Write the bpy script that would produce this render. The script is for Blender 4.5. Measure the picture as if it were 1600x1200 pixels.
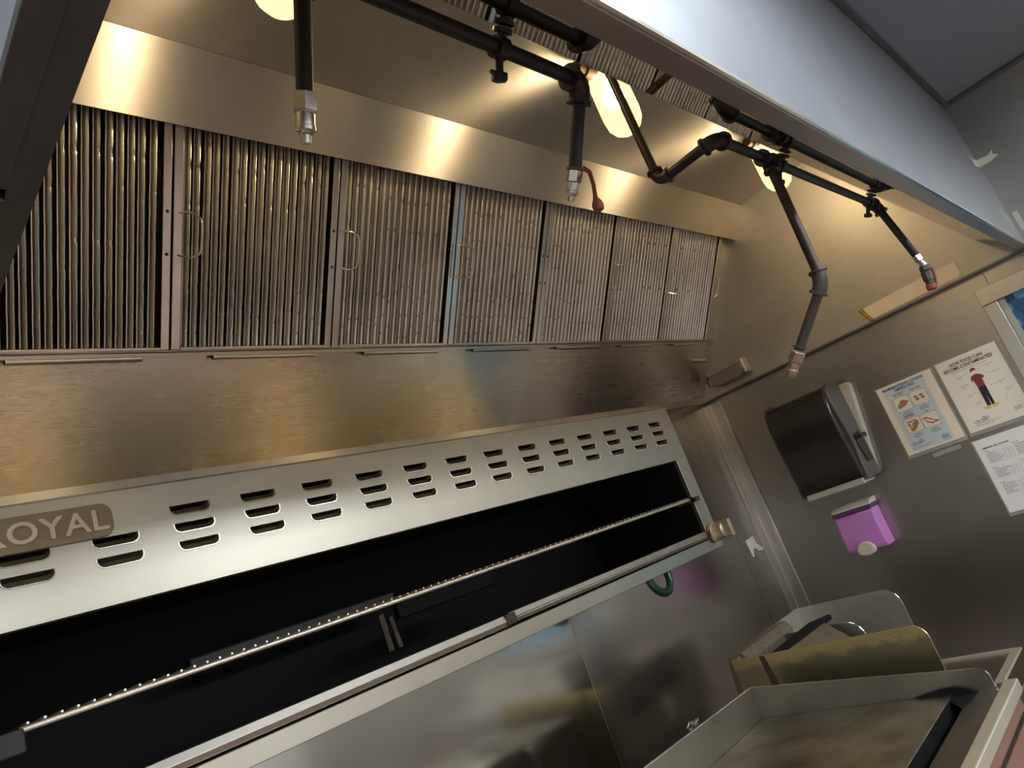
import bpy, bmesh, math, random
from mathutils import Vector, Matrix

random.seed(4)
for o in list(bpy.data.objects):
    bpy.data.objects.remove(o)
SC = bpy.context.scene
COL = SC.collection
H = 1.55                      # eye height: all heights below are written relative to it

# ------------------------------------------------------------------ camera
cam_d = bpy.data.cameras.new('camera')
cam = bpy.data.objects.new('camera', cam_d)
COL.objects.link(cam)
R = ((0.683276, -0.648172, -0.336173), (-0.053858, 0.414603, -0.908406), (0.728183, 0.638798, 0.248379))
rx, ry, rz = (Vector(r) for r in R)
rx.normalize(); rz = (rz - rx * rz.dot(rx)).normalized(); ry = rz.cross(rx)
cam.matrix_world = Matrix((
    (rx.x, -ry.x, -rz.x, 0.0), (rx.y, -ry.y, -rz.y, 0.0), (rx.z, -ry.z, -rz.z, H), (0, 0, 0, 1)))
cam_d.sensor_width = 36.0
cam_d.lens = 1109.0 * 36.0 / 1600.0
cam_d.clip_start = 0.02
SC.camera = cam

# ------------------------------------------------------------------ world, exposure
w = bpy.data.worlds.new('world'); SC.world = w; w.use_nodes = True
w.node_tree.nodes['Background'].inputs[0].default_value = (0.6, 0.7, 0.85, 1)
w.node_tree.nodes['Background'].inputs[1].default_value = 0.05
vs = SC.view_settings
vs.view_transform = 'Standard'; vs.look = 'None'; vs.gamma = 1.0; vs.use_curve_mapping = False
vs.exposure = 0.0
SC.cycles.use_denoising = True
SC.cycles.max_bounces = 10
SC.cycles.glossy_bounces = 6
SC.cycles.sample_clamp_indirect = 6.0
BULB = 130.0                 # radiance of the three hood bulbs
CEIL_W = 27.0                 # radiance of the added ceiling light panels

# ------------------------------------------------------------------ materials
def mat(name):
    m = bpy.data.materials.new(name); m.use_nodes = True
    nt = m.node_tree
    return m, nt, nt.nodes['Principled BSDF']

def nd(nt, kind, **kw):
    n = nt.nodes.new(kind)
    for k, v in kw.items():
        setattr(n, k, v)
    return n

def plain(name, col, rough=0.5, metal=0.0, spec=0.5, noise=0.0, scale=30.0, bump=0.0, emit=None, trans=0.0):
    m, nt, b = mat(name)
    b.inputs['Base Color'].default_value = (*col, 1)
    b.inputs['Roughness'].default_value = rough
    b.inputs['Metallic'].default_value = metal
    b.inputs['Specular IOR Level'].default_value = spec
    b.inputs['Transmission Weight'].default_value = trans
    if noise or bump:
        tc = nd(nt, 'ShaderNodeNewGeometry')
        nz = nd(nt, 'ShaderNodeTexNoise'); nz.inputs['Scale'].default_value = scale; nz.inputs['Detail'].default_value = 5
        nt.links.new(tc.outputs['Position'], nz.inputs['Vector'])
        if noise:
            mx = nd(nt, 'ShaderNodeMix', data_type='RGBA')
            mx.inputs['A'].default_value = (*[c * (1 - noise) for c in col], 1)
            mx.inputs['B'].default_value = (*[min(1, c * (1 + noise)) for c in col], 1)
            nt.links.new(nz.outputs['Fac'], mx.inputs['Factor'])
            nt.links.new(mx.outputs['Result'], b.inputs['Base Color'])
        if bump:
            bp = nd(nt, 'ShaderNodeBump'); bp.inputs['Strength'].default_value = bump; bp.inputs['Distance'].default_value = 0.002
            nt.links.new(nz.outputs['Fac'], bp.inputs['Height'])
            nt.links.new(bp.outputs['Normal'], b.inputs['Normal'])
    if emit:
        b.inputs['Emission Color'].default_value = (*emit[0], 1)
        b.inputs['Emission Strength'].default_value = emit[1]
    return m

def steel(name, col=(0.60, 0.58, 0.545), rough=0.3, aniso=0.55, grain='x', var=0.08, bump=0.05, blotch=0.08, stain=None, wave=0.0, tan=None):
    """brushed stainless: grain runs along one world axis, soft blotches of grease vary colour and gloss"""
    m, nt, b = mat(name)
    g = nd(nt, 'ShaderNodeNewGeometry')
    mp = nd(nt, 'ShaderNodeMapping')
    s = {'x': (3, 420, 420), 'y': (420, 3, 420), 'z': (420, 420, 3)}[grain]
    mp.inputs['Scale'].default_value = s
    nt.links.new(g.outputs['Position'], mp.inputs['Vector'])
    nz = nd(nt, 'ShaderNodeTexNoise'); nz.inputs['Scale'].default_value = 1.0; nz.inputs['Detail'].default_value = 3
    nt.links.new(mp.outputs['Vector'], nz.inputs['Vector'])
    bl = nd(nt, 'ShaderNodeTexNoise'); bl.inputs['Scale'].default_value = 5.0; bl.inputs['Detail'].default_value = 6; bl.inputs['Roughness'].default_value = 0.6
    nt.links.new(g.outputs['Position'], bl.inputs['Vector'])
    mr = nd(nt, 'ShaderNodeMapRange')
    mr.inputs['From Min'].default_value = 0.3; mr.inputs['From Max'].default_value = 0.7
    mr.inputs['To Min'].default_value = rough - var; mr.inputs['To Max'].default_value = rough + var
    av = nd(nt, 'ShaderNodeMath', operation='ADD'); 
    h1 = nd(nt, 'ShaderNodeMath', operation='MULTIPLY'); h1.inputs[1].default_value = 0.4
    h2 = nd(nt, 'ShaderNodeMath', operation='MULTIPLY'); h2.inputs[1].default_value = 0.6
    nt.links.new(nz.outputs['Fac'], h1.inputs[0]); nt.links.new(bl.outputs['Fac'], h2.inputs[0])
    nt.links.new(h1.outputs[0], av.inputs[0]); nt.links.new(h2.outputs[0], av.inputs[1])
    nt.links.new(av.outputs[0], mr.inputs['Value'])
    nt.links.new(mr.outputs['Result'], b.inputs['Roughness'])
    mx = nd(nt, 'ShaderNodeMix', data_type='RGBA')
    lo = tuple(c * (1 - blotch) for c in col); hi = tuple(min(1, c * (1 + blotch)) for c in col)
    if stain: lo = stain
    mx.inputs['A'].default_value = (*lo, 1); mx.inputs['B'].default_value = (*hi, 1)
    mr2 = nd(nt, 'ShaderNodeMapRange')
    mr2.inputs['From Min'].default_value = 0.35; mr2.inputs['From Max'].default_value = 0.62
    nt.links.new(bl.outputs['Fac'], mr2.inputs['Value'])
    nt.links.new(mr2.outputs['Result'], mx.inputs['Factor'])
    nt.links.new(mx.outputs['Result'], b.inputs['Base Color'])
    b.inputs['Metallic'].default_value = 1.0
    b.inputs['Anisotropic'].default_value = aniso
    cr = nd(nt, 'ShaderNodeVectorMath', operation='CROSS_PRODUCT')
    cr.inputs[1].default_value = {'x': (1, 0, 0), 'y': (0, 1, 0), 'z': (0, 0, 1)}[grain]
    nt.links.new(g.outputs['True Normal'], cr.inputs[0])
    ad = nd(nt, 'ShaderNodeVectorMath', operation='ADD'); ad.inputs[1].default_value = (0.0021, 0.0013, 0.0017)
    nt.links.new(cr.outputs['Vector'], ad.inputs[0])
    if tan: 
        cx_ = nd(nt, 'ShaderNodeCombineXYZ')
        for k_ in range(3): cx_.inputs[k_].default_value = tan[k_]
        nt.links.new(cx_.outputs[0], b.inputs['Tangent'])
    elif aniso >= 0.3: nt.links.new(ad.outputs['Vector'], b.inputs['Tangent'])
    else: b.inputs['Anisotropic'].default_value = 0.0
    if not bump: return m
    bp = nd(nt, 'ShaderNodeBump'); bp.inputs['Strength'].default_value = bump; bp.inputs['Distance'].default_value = 0.001
    nt.links.new(nz.outputs['Fac'], bp.inputs['Height'])
    last = bp
    if wave:
        wv = nd(nt, 'ShaderNodeTexNoise'); wv.inputs['Scale'].default_value = 2.2; wv.inputs['Detail'].default_value = 1
        nt.links.new(g.outputs['Position'], wv.inputs['Vector'])
        b2 = nd(nt, 'ShaderNodeBump'); b2.inputs['Strength'].default_value = wave; b2.inputs['Distance'].default_value = 0.02
        nt.links.new(wv.outputs['Fac'], b2.inputs['Height'])
        nt.links.new(bp.outputs['Normal'], b2.inputs['Normal'])
        last = b2
    nt.links.new(last.outputs['Normal'], b.inputs['Normal'])
    return m

M = {}
M['hood'] = steel('hood_steel', (0.57, 0.54, 0.49), 0.30, 0.92, 'x', 0.018, 0.03, 0.05)
M['hood_up'] = steel('hood_upper_steel', (0.58, 0.55, 0.51), 0.44, 0.93, 'x', 0.02, 0.03, 0.05)
M['hood_end'] = steel('hood_end_steel', (0.47, 0.44, 0.395), 0.50, 0.0, 'y', 0.02, 0.0, 0.07)
M['hood_front'] = steel('hood_front_inner_steel', (0.50, 0.48, 0.46), 0.035, 0.0, 'x', 0.0, 0.0, 0.06)
M['lip'] = steel('lip_steel', (0.46, 0.425, 0.395), 0.38, 0.0, 'x', 0.04, 0.02, 0.06)
M['hood_low'] = steel('hood_lower_steel', (0.60, 0.545, 0.46), 0.27, 0.92, 'x', 0.015, 0.03, 0.05)
M['hood_outer'] = steel('hood_outer_steel', (0.32, 0.33, 0.35), 0.48, 0.3, 'z', 0.0, 0.0, 0.04)
M['rim'] = steel('dark_rim_steel', (0.165, 0.16, 0.155), 0.45, 0.0, 'y', 0.06, 0.05, 0.1)
M['wall'] = steel('wall_steel', (0.46, 0.44, 0.40), 0.13, 0.0, 'z', 0.0, 0.0, 0.04, wave=0.0)
M['wall_r'] = steel('side_wall_steel', (0.40, 0.38, 0.345), 0.32, 0.4, 'y', 0.0, 0.0, 0.05, wave=0.0)
M['trim'] = steel('trim_steel', (0.62, 0.59, 0.54), 0.27, 0.0, 'z', 0.0, 0.0, 0.06)
M['broiler'] = steel('broiler_steel', (0.49, 0.455, 0.375), 0.36, 0.4, 'x', 0.03, 0.03, 0.04)
M['louver'] = plain('greasy_brown_louver', (0.26, 0.19, 0.10), 0.35, 0.35, 0.6, 0.5, 120, 0.1)
M['filter'] = steel('filter_steel', (0.64, 0.62, 0.58), 0.22, 0.75, 'z', 0.0, 0.0, 0.10, tan=(0.0, -0.576, 0.817))
M['griddle'] = steel('griddle_steel', (0.54, 0.51, 0.44), 0.36, 0.2, 'x', 0.05, 0.06, 0.12, stain=(0.30, 0.26, 0.19))
M['griddle_sheet'] = steel('griddle_sheet_steel', (0.36, 0.34, 0.295), 0.38, 0.0, 'y', 0.0, 0.0, 0.08)
M['gold'] = plain('heat_tinted_steel', (0.42, 0.35, 0.19), 0.38, 1.0)
nt = M['gold'].node_tree; b = nt.nodes['Principled BSDF']
g = nd(nt, 'ShaderNodeNewGeometry'); sp_ = nd(nt, 'ShaderNodeSeparateXYZ'); nt.links.new(g.outputs['Position'], sp_.inputs[0])
nz = nd(nt, 'ShaderNodeTexNoise'); nz.inputs['Scale'].default_value = 14; nz.inputs['Detail'].default_value = 6; nt.links.new(g.outputs['Position'], nz.inputs['Vector'])
ma = nd(nt, 'ShaderNodeMath', operation='MULTIPLY_ADD'); ma.inputs[1].default_value = 0.10; nt.links.new(nz.outputs['Fac'], ma.inputs[0]); nt.links.new(sp_.outputs['Z'], ma.inputs[2])
mr = nd(nt, 'ShaderNodeMapRange'); mr.inputs['From Min'].default_value = H - 0.452; mr.inputs['From Max'].default_value = H - 0.432
nt.links.new(ma.outputs[0], mr.inputs['Value'])
cm = nd(nt, 'ShaderNodeMix', data_type='RGBA'); cm.inputs['A'].default_value = (0.38, 0.33, 0.21, 1); cm.inputs['B'].default_value = (0.62, 0.50, 0.24, 1)
nt.links.new(mr.outputs['Result'], cm.inputs['Factor']); nt.links.new(cm.outputs['Result'], b.inputs['Base Color'])
wv = nd(nt, 'ShaderNodeTexWave'); wv.inputs['Scale'].default_value = 50; wv.inputs['Distortion'].default_value = 6.0
mpw = nd(nt, 'ShaderNodeMapping'); mpw.inputs['Rotation'].default_value = (0.5, 0, 1.2); nt.links.new(g.outputs['Position'], mpw.inputs['Vector']); nt.links.new(mpw.outputs['Vector'], wv.inputs['Vector'])
mw = nd(nt, 'ShaderNodeMath', operation='MULTIPLY'); nt.links.new(wv.outputs['Fac'], mw.inputs[0]); nt.links.new(mr.outputs['Result'], mw.inputs[1])
bp = nd(nt, 'ShaderNodeBump'); bp.inputs['Strength'].default_value = 0.15; bp.inputs['Distance'].default_value = 0.002
nt.links.new(mw.outputs[0], bp.inputs['Height']); nt.links.new(bp.outputs['Normal'], b.inputs['Normal'])
M['rail'] = steel('satin_rail_steel', (0.80, 0.76, 0.63), 0.55, 0.0, 'x', 0.02, 0.0, 0.04)
M['salmon'] = steel('floor_reflection_steel', (0.78, 0.53, 0.42), 0.42, 0.0, 'x', 0.02, 0.0, 0.04)  # pink base colour stands in for the red floor's reflection
M['sheet_dark'] = steel('dull_sheet_steel', (0.30, 0.285, 0.255), 0.5, 0.0, 'y', 0.0, 0.0, 0.08)
M['guard'] = steel('guard_sheet_steel', (0.66, 0.62, 0.55), 0.50, 0.0, 'y', 0.0, 0.0, 0.06)
M['wall2'] = steel('wall_steel_satin', (0.48, 0.455, 0.42), 0.21, 0.0, 'z', 0.0, 0.0, 0.04)
M['tray'] = steel('tray_steel', (0.36, 0.335, 0.29), 0.34, 0.0, 'x', 0.02, 0.0, 0.06)
M['bright'] = steel('bright_steel', (0.68, 0.66, 0.62), 0.18, 0.1, 'x', 0.06, 0.03, 0.08)
M['iron'] = plain('black_iron_pipe', (0.018, 0.0165, 0.016), 0.42, 0.2, 0.5, 0.4, 60, 0.2)
M['iron_brown'] = plain('greasy_brown_iron', (0.05, 0.034, 0.024), 0.35, 0.4, 0.5, 0.4, 60, 0.2)
M['iron_grey'] = plain('grey_iron_pipe', (0.085, 0.078, 0.068), 0.42, 0.6, 0.5, 0.35, 70, 0.3)
M['rust'] = plain('rusty_fitting', (0.07, 0.035, 0.022), 0.7, 0.2, 0.5, 0.5, 90, 0.5)
M['nickel'] = plain('nozzle_nickel', (0.66, 0.63, 0.58), 0.22, 1.0, 0.5, 0.2, 120, 0.1)
M['nozzle_dirty'] = plain('greasy_nozzle', (0.42, 0.34, 0.26), 0.35, 0.9, 0.5, 0.6, 160, 0.4)
M['cap'] = plain('red_rubber_cap', (0.22, 0.055, 0.03), 0.55, 0, 0.4, 0.2, 50, 0.1)
M['black'] = plain('soot_black', (0.006, 0.0055, 0.005), 0.6, 0, 0.15, 0.4, 25, 0.2)
M['soot'] = plain('sooty_iron', (0.022, 0.019, 0.016), 0.5, 0.2, 0.4, 0.6, 18, 0.4)
M['sootbrown'] = plain('baked_brown', (0.06, 0.042, 0.025), 0.5, 0.2, 0.4, 0.6, 25, 0.4)
M['rod'] = plain('rack_rod', (0.72, 0.68, 0.60), 0.3, 0.9, 0.5, 0.1, 50)
M['crust'] = plain('burnt_crust', (0.007, 0.0065, 0.0065), 0.7, 0.0, 0.2, 0.8, 240, 1.0)
M['foil'] = plain('grease_caked_metal', (0.20, 0.165, 0.125), 0.5, 0.3, 0.5, 0.55, 60, 0.9)
M['brass'] = plain('cast_nameplate', (0.24, 0.185, 0.11), 0.42, 0.75, 0.5, 0.2, 60, 0.2)
M['brass_hi'] = plain('cast_letters', (0.60, 0.50, 0.36), 0.36, 0.75, 0.5, 0.12, 60, 0.1)
M['knob'] = plain('cast_knob', (0.50, 0.42, 0.31), 0.38, 0.85, 0.5, 0.2, 70, 0.2)
M['plastic'] = plain('smoky_black_plastic', (0.022, 0.02, 0.018), 0.17, 0, 0.5)
M['plastic_grey'] = plain('dark_grey_plastic', (0.10, 0.095, 0.085), 0.4, 0, 0.4)
M['plastic_beige'] = plain('grey_beige_plastic', (0.50, 0.47, 0.40), 0.45, 0, 0.4)
M['purple'] = plain('pink_purple_soap_body', (0.62, 0.25, 0.64), 0.25, 0, 0.5)
M['purple_dark'] = plain('dark_purple_band', (0.10, 0.05, 0.14), 0.3, 0, 0.5)
M['cream'] = plain('cream_plastic', (0.66, 0.62, 0.52), 0.4, 0, 0.4)
M['white'] = plain('white_paper', (0.82, 0.79, 0.73), 0.7, 0, 0.2)
M['paper_cream'] = plain('cream_paper', (0.86, 0.77, 0.63), 0.55, 0, 0.3)
M['paper2'] = plain('ivory_paper', (0.86, 0.81, 0.69), 0.5, 0, 0.3)
M['paper3'] = plain('white_sheet', (0.87, 0.86, 0.83), 0.45, 0, 0.3)
M['blueprint'] = plain('pale_blue_print', (0.60, 0.67, 0.67), 0.5, 0, 0.3)
M['ink'] = plain('black_ink', (0.03, 0.03, 0.045), 0.6, 0, 0.2)
M['inkgrey'] = plain('grey_ink', (0.30, 0.28, 0.26), 0.6, 0, 0.2)
M['inkblue'] = plain('blue_ink', (0.06, 0.12, 0.30), 0.6, 0, 0.2)
M['inkred'] = plain('maroon_ink', (0.24, 0.05, 0.045), 0.6, 0, 0.2)
M['inkred2'] = plain('red_ink', (0.50, 0.08, 0.04), 0.6, 0, 0.2)
M['inktan'] = plain('tan_ink', (0.40, 0.20, 0.10), 0.6, 0, 0.2)
M['inkyellow'] = plain('yellow_ink', (0.72, 0.52, 0.10), 0.6, 0, 0.2)
M['inkskin'] = plain('pale_ink', (0.82, 0.76, 0.66), 0.6, 0, 0.2)
M['sleeve'] = plain('clear_sleeve_edge', (0.42, 0.41, 0.34), 0.2, 0, 0.6)
M['tape'] = plain('beige_tape', (0.90, 0.79, 0.62), 0.5, 0, 0.4, 0.08, 12)
M['tape_gold'] = plain('glossy_brown_tape', (0.45, 0.27, 0.06), 0.2, 0.2, 0.6, 0.4, 60, 0.5)
M['tape_pale'] = plain('pale_masking_tape', (0.66, 0.64, 0.56), 0.6, 0, 0.3, 0.12, 60)
M['hose'] = plain('dark_green_coating', (0.008, 0.055, 0.045), 0.2, 0, 0.5)
M['tile'] = plain('blue_glazed_tile', (0.018, 0.10, 0.25), 0.15, 0, 0.6, 0.35, 25)
M['tile_pale'] = plain('pale_blue_glazed_tile', (0.12, 0.36, 0.55), 0.15, 0, 0.6, 0.2, 25)
M['grout'] = plain('pale_grout', (0.30, 0.50, 0.62), 0.7)
M['jamb'] = plain('dull_green_jamb', (0.34, 0.37, 0.31), 0.4)
M['ceiling'] = plain('grey_ceiling_panel', (0.20, 0.23, 0.275), 0.45, 0, 0.4, 0.05, 4)
M['room'] = plain('pale_room_wall', (0.62, 0.61, 0.58), 0.6)
M['gasket'] = plain('dark_gap', (0.015, 0.014, 0.013), 0.7)
M['lampbox'] = plain('added_light_case', (0.8, 0.8, 0.8), 0.5)
M['panelglow'] = plain('added_light_diffuser', (0.8, 0.8, 0.8), 0.5, emit=((0.86, 0.93, 1.0), CEIL_W))
M['bulb'] = plain('lamp_bulb', (1, 0.9, 0.7), 0.4, emit=((1.0, 0.80, 0.52), BULB))

# red quarry tile floor
m, nt, b = mat('quarry_tile'); M['floor'] = m
g = nd(nt, 'ShaderNodeNewGeometry')
bt = nd(nt, 'ShaderNodeTexBrick'); bt.offset = 0.0
bt.inputs['Color1'].default_value = (0.27, 0.16, 0.12, 1); bt.inputs['Color2'].default_value = (0.23, 0.135, 0.10, 1)
bt.inputs['Mortar'].default_value = (0.11, 0.09, 0.08, 1)
bt.inputs['Scale'].default_value = 1.0; bt.inputs['Mortar Size'].default_value = 0.004
bt.inputs['Brick Width'].default_value = 0.152; bt.inputs['Row Height'].default_value = 0.152
nt.links.new(g.outputs['Position'], bt.inputs['Vector']); nt.links.new(bt.outputs['Color'], b.inputs['Base Color'])
b.inputs['Roughness'].default_value = 0.45

# frosted lamp glass: lets the bulb through and glows a little
m, nt, b = mat('globe_glass'); M['globe'] = m
nt.nodes.remove(b)
out = nt.nodes['Material Output']
tr = nd(nt, 'ShaderNodeBsdfTransparent'); tr.inputs[0].default_value = (1.0, 0.93, 0.80, 1)
em = nd(nt, 'ShaderNodeEmission'); em.inputs[0].default_value = (1.0, 0.80, 0.36, 1); em.inputs[1].default_value = 2.6
nz = nd(nt, 'ShaderNodeTexNoise'); nz.inputs['Scale'].default_value = 26; nz.inputs['Distortion'].default_value = 2.0
g = nd(nt, 'ShaderNodeNewGeometry'); nt.links.new(g.outputs['Position'], nz.inputs['Vector'])
mr = nd(nt, 'ShaderNodeMapRange'); mr.inputs['To Min'].default_value = 0.28; mr.inputs['To Max'].default_value = 0.58
nt.links.new(nz.outputs['Fac'], mr.inputs['Value'])
ms = nd(nt, 'ShaderNodeMixShader'); nt.links.new(mr.outputs['Result'], ms.inputs[0])
nt.links.new(tr.outputs[0], ms.inputs[1]); nt.links.new(em.outputs[0], ms.inputs[2]); nt.links.new(ms.outputs[0], out.inputs[0])

# clear film over the posters
m, nt, b = mat('clear_film'); M['film'] = m
b.inputs['Base Color'].default_value = (0.62, 0.60, 0.50, 1); b.inputs['Roughness'].default_value = 0.12
b.inputs['Alpha'].default_value = 0.35

# ------------------------------------------------------------------ mesh building
class MB:
    def __init__(s): s.v = []; s.f = []
    def add(s, vs, fs):
        n = len(s.v); s.v += [tuple(p) for p in vs]; s.f += [tuple(i + n for i in f) for f in fs]; return s
    def box(s, x0, x1, y0, y1, z0, z1):
        return s.add([(x0,y0,z0),(x1,y0,z0),(x1,y1,z0),(x0,y1,z0),(x0,y0,z1),(x1,y0,z1),(x1,y1,z1),(x0,y1,z1)],
                     [(0,3,2,1),(4,5,6,7),(0,1,5,4),(1,2,6,5),(2,3,7,6),(3,0,4,7)])
    def prism(s, pts, d):
        """polygon pts (3-D) extruded by vector d"""
        n = len(pts); d = Vector(d)
        a = [Vector(p) for p in pts]; bq = [p + d for p in a]
        fs = [tuple(range(n))[::-1], tuple(range(n, 2*n))] + [(i, (i+1) % n, n + (i+1) % n, n + i) for i in range(n)]
        return s.add(a + bq, fs)
    def tube(s, path, r, n=12, caps=True, closed=False):
        P = [Vector(p) for p in path]; k = len(P); rr = r if hasattr(r, '__len__') else [r] * k
        rings = []; up = None
        for i, p in enumerate(P):
            if closed: t = P[(i+1) % k] - P[i-1]
            else: t = (P[min(i+1, k-1)] - P[max(i-1, 0)])
            t.normalize()
            if up is None:
                up = Vector((0, 0, 1)) if abs(t.z) < 0.9 else Vector((1, 0, 0))
            u = (up - t * up.dot(t)).normalized(); q = t.cross(u); up = u
            rings.append([p + (u * math.cos(a) + q * math.sin(a)) * rr[i] for a in (2 * math.pi * j / n for j in range(n))])
        vs_ = [q for ring in rings for q in ring]; fs = []
        for i in range(k if closed else k - 1):
            for j in range(n):
                a0 = i * n + j; a1 = i * n + (j+1) % n; i2 = (i + 1) % k
                fs.append((a0, a1, i2 * n + (j+1) % n, i2 * n + j))
        if caps and not closed:
            fs.append(tuple(range(n))[::-1]); fs.append(tuple(range((k-1) * n, k * n)))
        return s.add(vs_, fs)
    def lathe(s, base, axis, prof, n=20):
        """prof: (distance along axis, radius)"""
        ax = Vector(axis).normalized(); bs = Vector(base)
        u = Vector((1, 0, 0)) if abs(ax.x) < 0.9 else Vector((0, 1, 0))
        u = (u - ax * u.dot(ax)).normalized(); q = ax.cross(u)
        vs_ = []; fs = []
        for d, r in prof:
            for j in range(n):
                a = 2 * math.pi * j / n
                vs_.append(bs + ax * d + (u * math.cos(a) + q * math.sin(a)) * max(r, 1e-5))
        for i in range(len(prof) - 1):
            for j in range(n):
                fs.append((i*n+j, i*n+(j+1) % n, (i+1)*n+(j+1) % n, (i+1)*n+j))
        fs.append(tuple(range(n))[::-1]); fs.append(tuple(range((len(prof)-1)*n, len(prof)*n)))
        return s.add(vs_, fs)
    def quad(s, *p): return s.add(p, [tuple(range(len(p)))])

def smooth_path(pts, k=4):
    out = []; n = len(pts)
    for i in range(n - 1):
        p0, p1, p2, p3 = (Vector(pts[max(0, min(n - 1, i + j))]) for j in (-1, 0, 1, 2))
        for a in range(k):
            s = a / k
            out.append(0.5 * ((2*p1) + (p2-p0)*s + (2*p0-5*p1+4*p2-p3)*s*s + (3*p1-p0-3*p2+p3)*s**3))
    out.append(Vector(pts[-1])); return out

def link(name, me, material, parent=None):
    o = bpy.data.objects.new(name, me); COL.objects.link(o)
    if material and not me.materials: me.materials.append(material)
    if parent: o.parent = parent
    return o

def rootloc(p):
    v = Vector((0, 0, 0))
    while p is not None:
        v += Vector(p.location); p = p.parent
    return v

def obj(name, mb, material, parent=None, smooth=False, bevel=0.0, local=False, seg=2, label=None):
    me = bpy.data.meshes.new(name)
    if local or parent is not None:
        off = Vector((0, 0, 0)) if local else rootloc(parent) - Vector((0, 0, H))
    else:
        xs = [p[0] for p in mb.v]; ys = [p[1] for p in mb.v]; zs = [p[2] for p in mb.v]
        off = Vector(((min(xs)+max(xs))/2, (min(ys)+max(ys))/2, min(zs)))
    me.from_pydata([Vector(p) - off for p in mb.v], [], mb.f)
    bm = bmesh.new(); bm.from_mesh(me); bmesh.ops.recalc_face_normals(bm, faces=bm.faces); bm.to_mesh(me); bm.free()
    if smooth:
        for p in me.polygons: p.use_smooth = True
        try: me.set_sharp_from_angle(angle=math.radians(40))
        except Exception: pass
    o = link(name, me, material, parent)
    if not local and parent is None:
        o.location = off + Vector((0, 0, H))
    if bevel:
        md = o.modifiers.new('bevel', 'BEVEL'); md.width = bevel; md.segments = seg; md.limit_method = 'ANGLE'
    if label: o['label'] = label
    return o

def thing(name, label, cat, loc, group=None):
    o = bpy.data.objects.new(name, None); COL.objects.link(o)
    o.empty_display_size = 0.05
    o.location = (loc[0], loc[1], loc[2] + H)
    o['label'] = label; o['category'] = cat
    if group: o['group'] = group
    return o

def tag(o, label, cat, group=None):
    o['label'] = label; o['category'] = cat
    if group: o['group'] = group
    return o

def struct(name, mb, m, **kw):
    o = obj(name, mb, m, **kw); o['kind'] = 'structure'; return o

def text_obj(name, body, size, material, parent, fn, extrude=0.0, align='CENTER', label=None, spacing=1.0, bold=0.0):
    cu = bpy.data.curves.new(name, 'FONT'); cu.body = body; cu.size = size; cu.align_x = align
    cu.extrude = extrude; cu.space_character = spacing; cu.offset = bold; cu.resolution_u = 3
    tmp = bpy.data.objects.new(name + '_curve', cu); COL.objects.link(tmp)
    dg = bpy.context.evaluated_depsgraph_get(); dg.update()
    me = bpy.data.meshes.new_from_object(tmp.evaluated_get(dg)); me.name = name
    bpy.data.objects.remove(tmp); bpy.data.curves.remove(cu)
    off = rootloc(parent) - Vector((0, 0, H))
    for v in me.vertices: v.co = Vector(fn(*v.co)) - off
    me.materials.clear()
    o = link(name, me, material, parent)
    if label: o['label'] = label
    return o

XW = 3.05        # right wall
XE = 3.022       # inner face of the hood's right end
YB = 1.578       # back wall
XL = 0.175       # inner face of the hood's left end

# ------------------------------------------------------------------ room shell
FL = -1.55
struct('floor', MB().box(-2.2, XW + 0.1, -3.2, YB + 0.1, FL - 0.05, FL), M['floor'])
CZ = 1.045
cl = struct('ceiling', MB().box(-2.2, XW + 0.1, -3.2, 0.217, CZ + 0.004, CZ + 0.05).box(-2.2, 0.13, 0.217, YB + 0.1, CZ + 0.004, CZ + 0.05), M['ceiling'])
wl = struct('wall_left', MB().box(-2.25, -2.2, -3.2, YB + 0.1, FL, CZ), M['room'])
wf = struct('wall_front', MB().box(-2.2, XW + 0.1, -3.25, -3.2, FL, CZ), M['room'])
wb = struct('wall_back', MB().box(-2.2, XW + 0.1, YB + 0.012, YB + 0.06, FL, 1.3), M['gasket'])
for x0, x1 in ((-2.2, -0.752), (-0.750, 0.455), (0.458, 1.6665), (1.6695, 2.8115), (2.8135, 3.046)):
    obj('steel_panel', MB().box(x0, x1, YB, YB + 0.012, FL, 1.0), M['wall2'] if x0 > 1.6 else M['wall'], wb)
obj('seam_strip', MB().box(1.6665, 1.6695, YB + 0.001, YB + 0.012, FL, 0.4), M['gold'], wb)
wr = struct('wall_right', MB().box(XW + 0.045, XW + 0.08, -3.2, YB + 0.06, FL, CZ), M['gasket'])
WZ1, WY0 = 0.378, 0.420
obj('steel_panel', MB().box(XW, XW + 0.045, 0.371, YB, FL, 0.60), M['wall_r'], wr)
obj('steel_panel', MB().box(XW, XW + 0.045, -3.2, 0.369, WZ1 - 0.02, CZ), M['wall_r'], wr)
obj('steel_panel', MB().box(XW, XW + 0.045, -3.2, 0.369, FL, -0.45), M['wall_r'], wr)
obj('steel_panel', MB().box(XW, XW + 0.045, -3.2, -0.45, -0.45, WZ1 - 0.02), M['wall_r'], wr)
# steel angle in the corner
struct('trim_1', MB().box(XW - 0.004, XW, 1.512, YB, FL, 0.425).box(XW - 0.055, XW, YB - 0.003, YB, FL, 0.425), M['trim'], bevel=0.001)
struct('trim_2', MB().box(0.13, XW, 0.1995, 0.2165, CZ - 0.012, CZ + 0.004), M['rim'], bevel=0.002)
struct('trim_3', MB().box(XW - 0.014, XW, -3.2, 0.2, CZ - 0.012, CZ + 0.004), M['rim'], bevel=0.002)
struct('edge_highlight_trim', MB().tube([(XW - 0.004, 1.512, FL), (XW - 0.004, 1.512, 0.42)], 0.0022, 8).tube([(XW - 0.003, 1.566, FL), (XW - 0.003, 1.566, 0.42)], 0.0018, 8), M['bright'], smooth=True)  # thin bright tubes added as the corner angle's edge highlights
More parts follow.
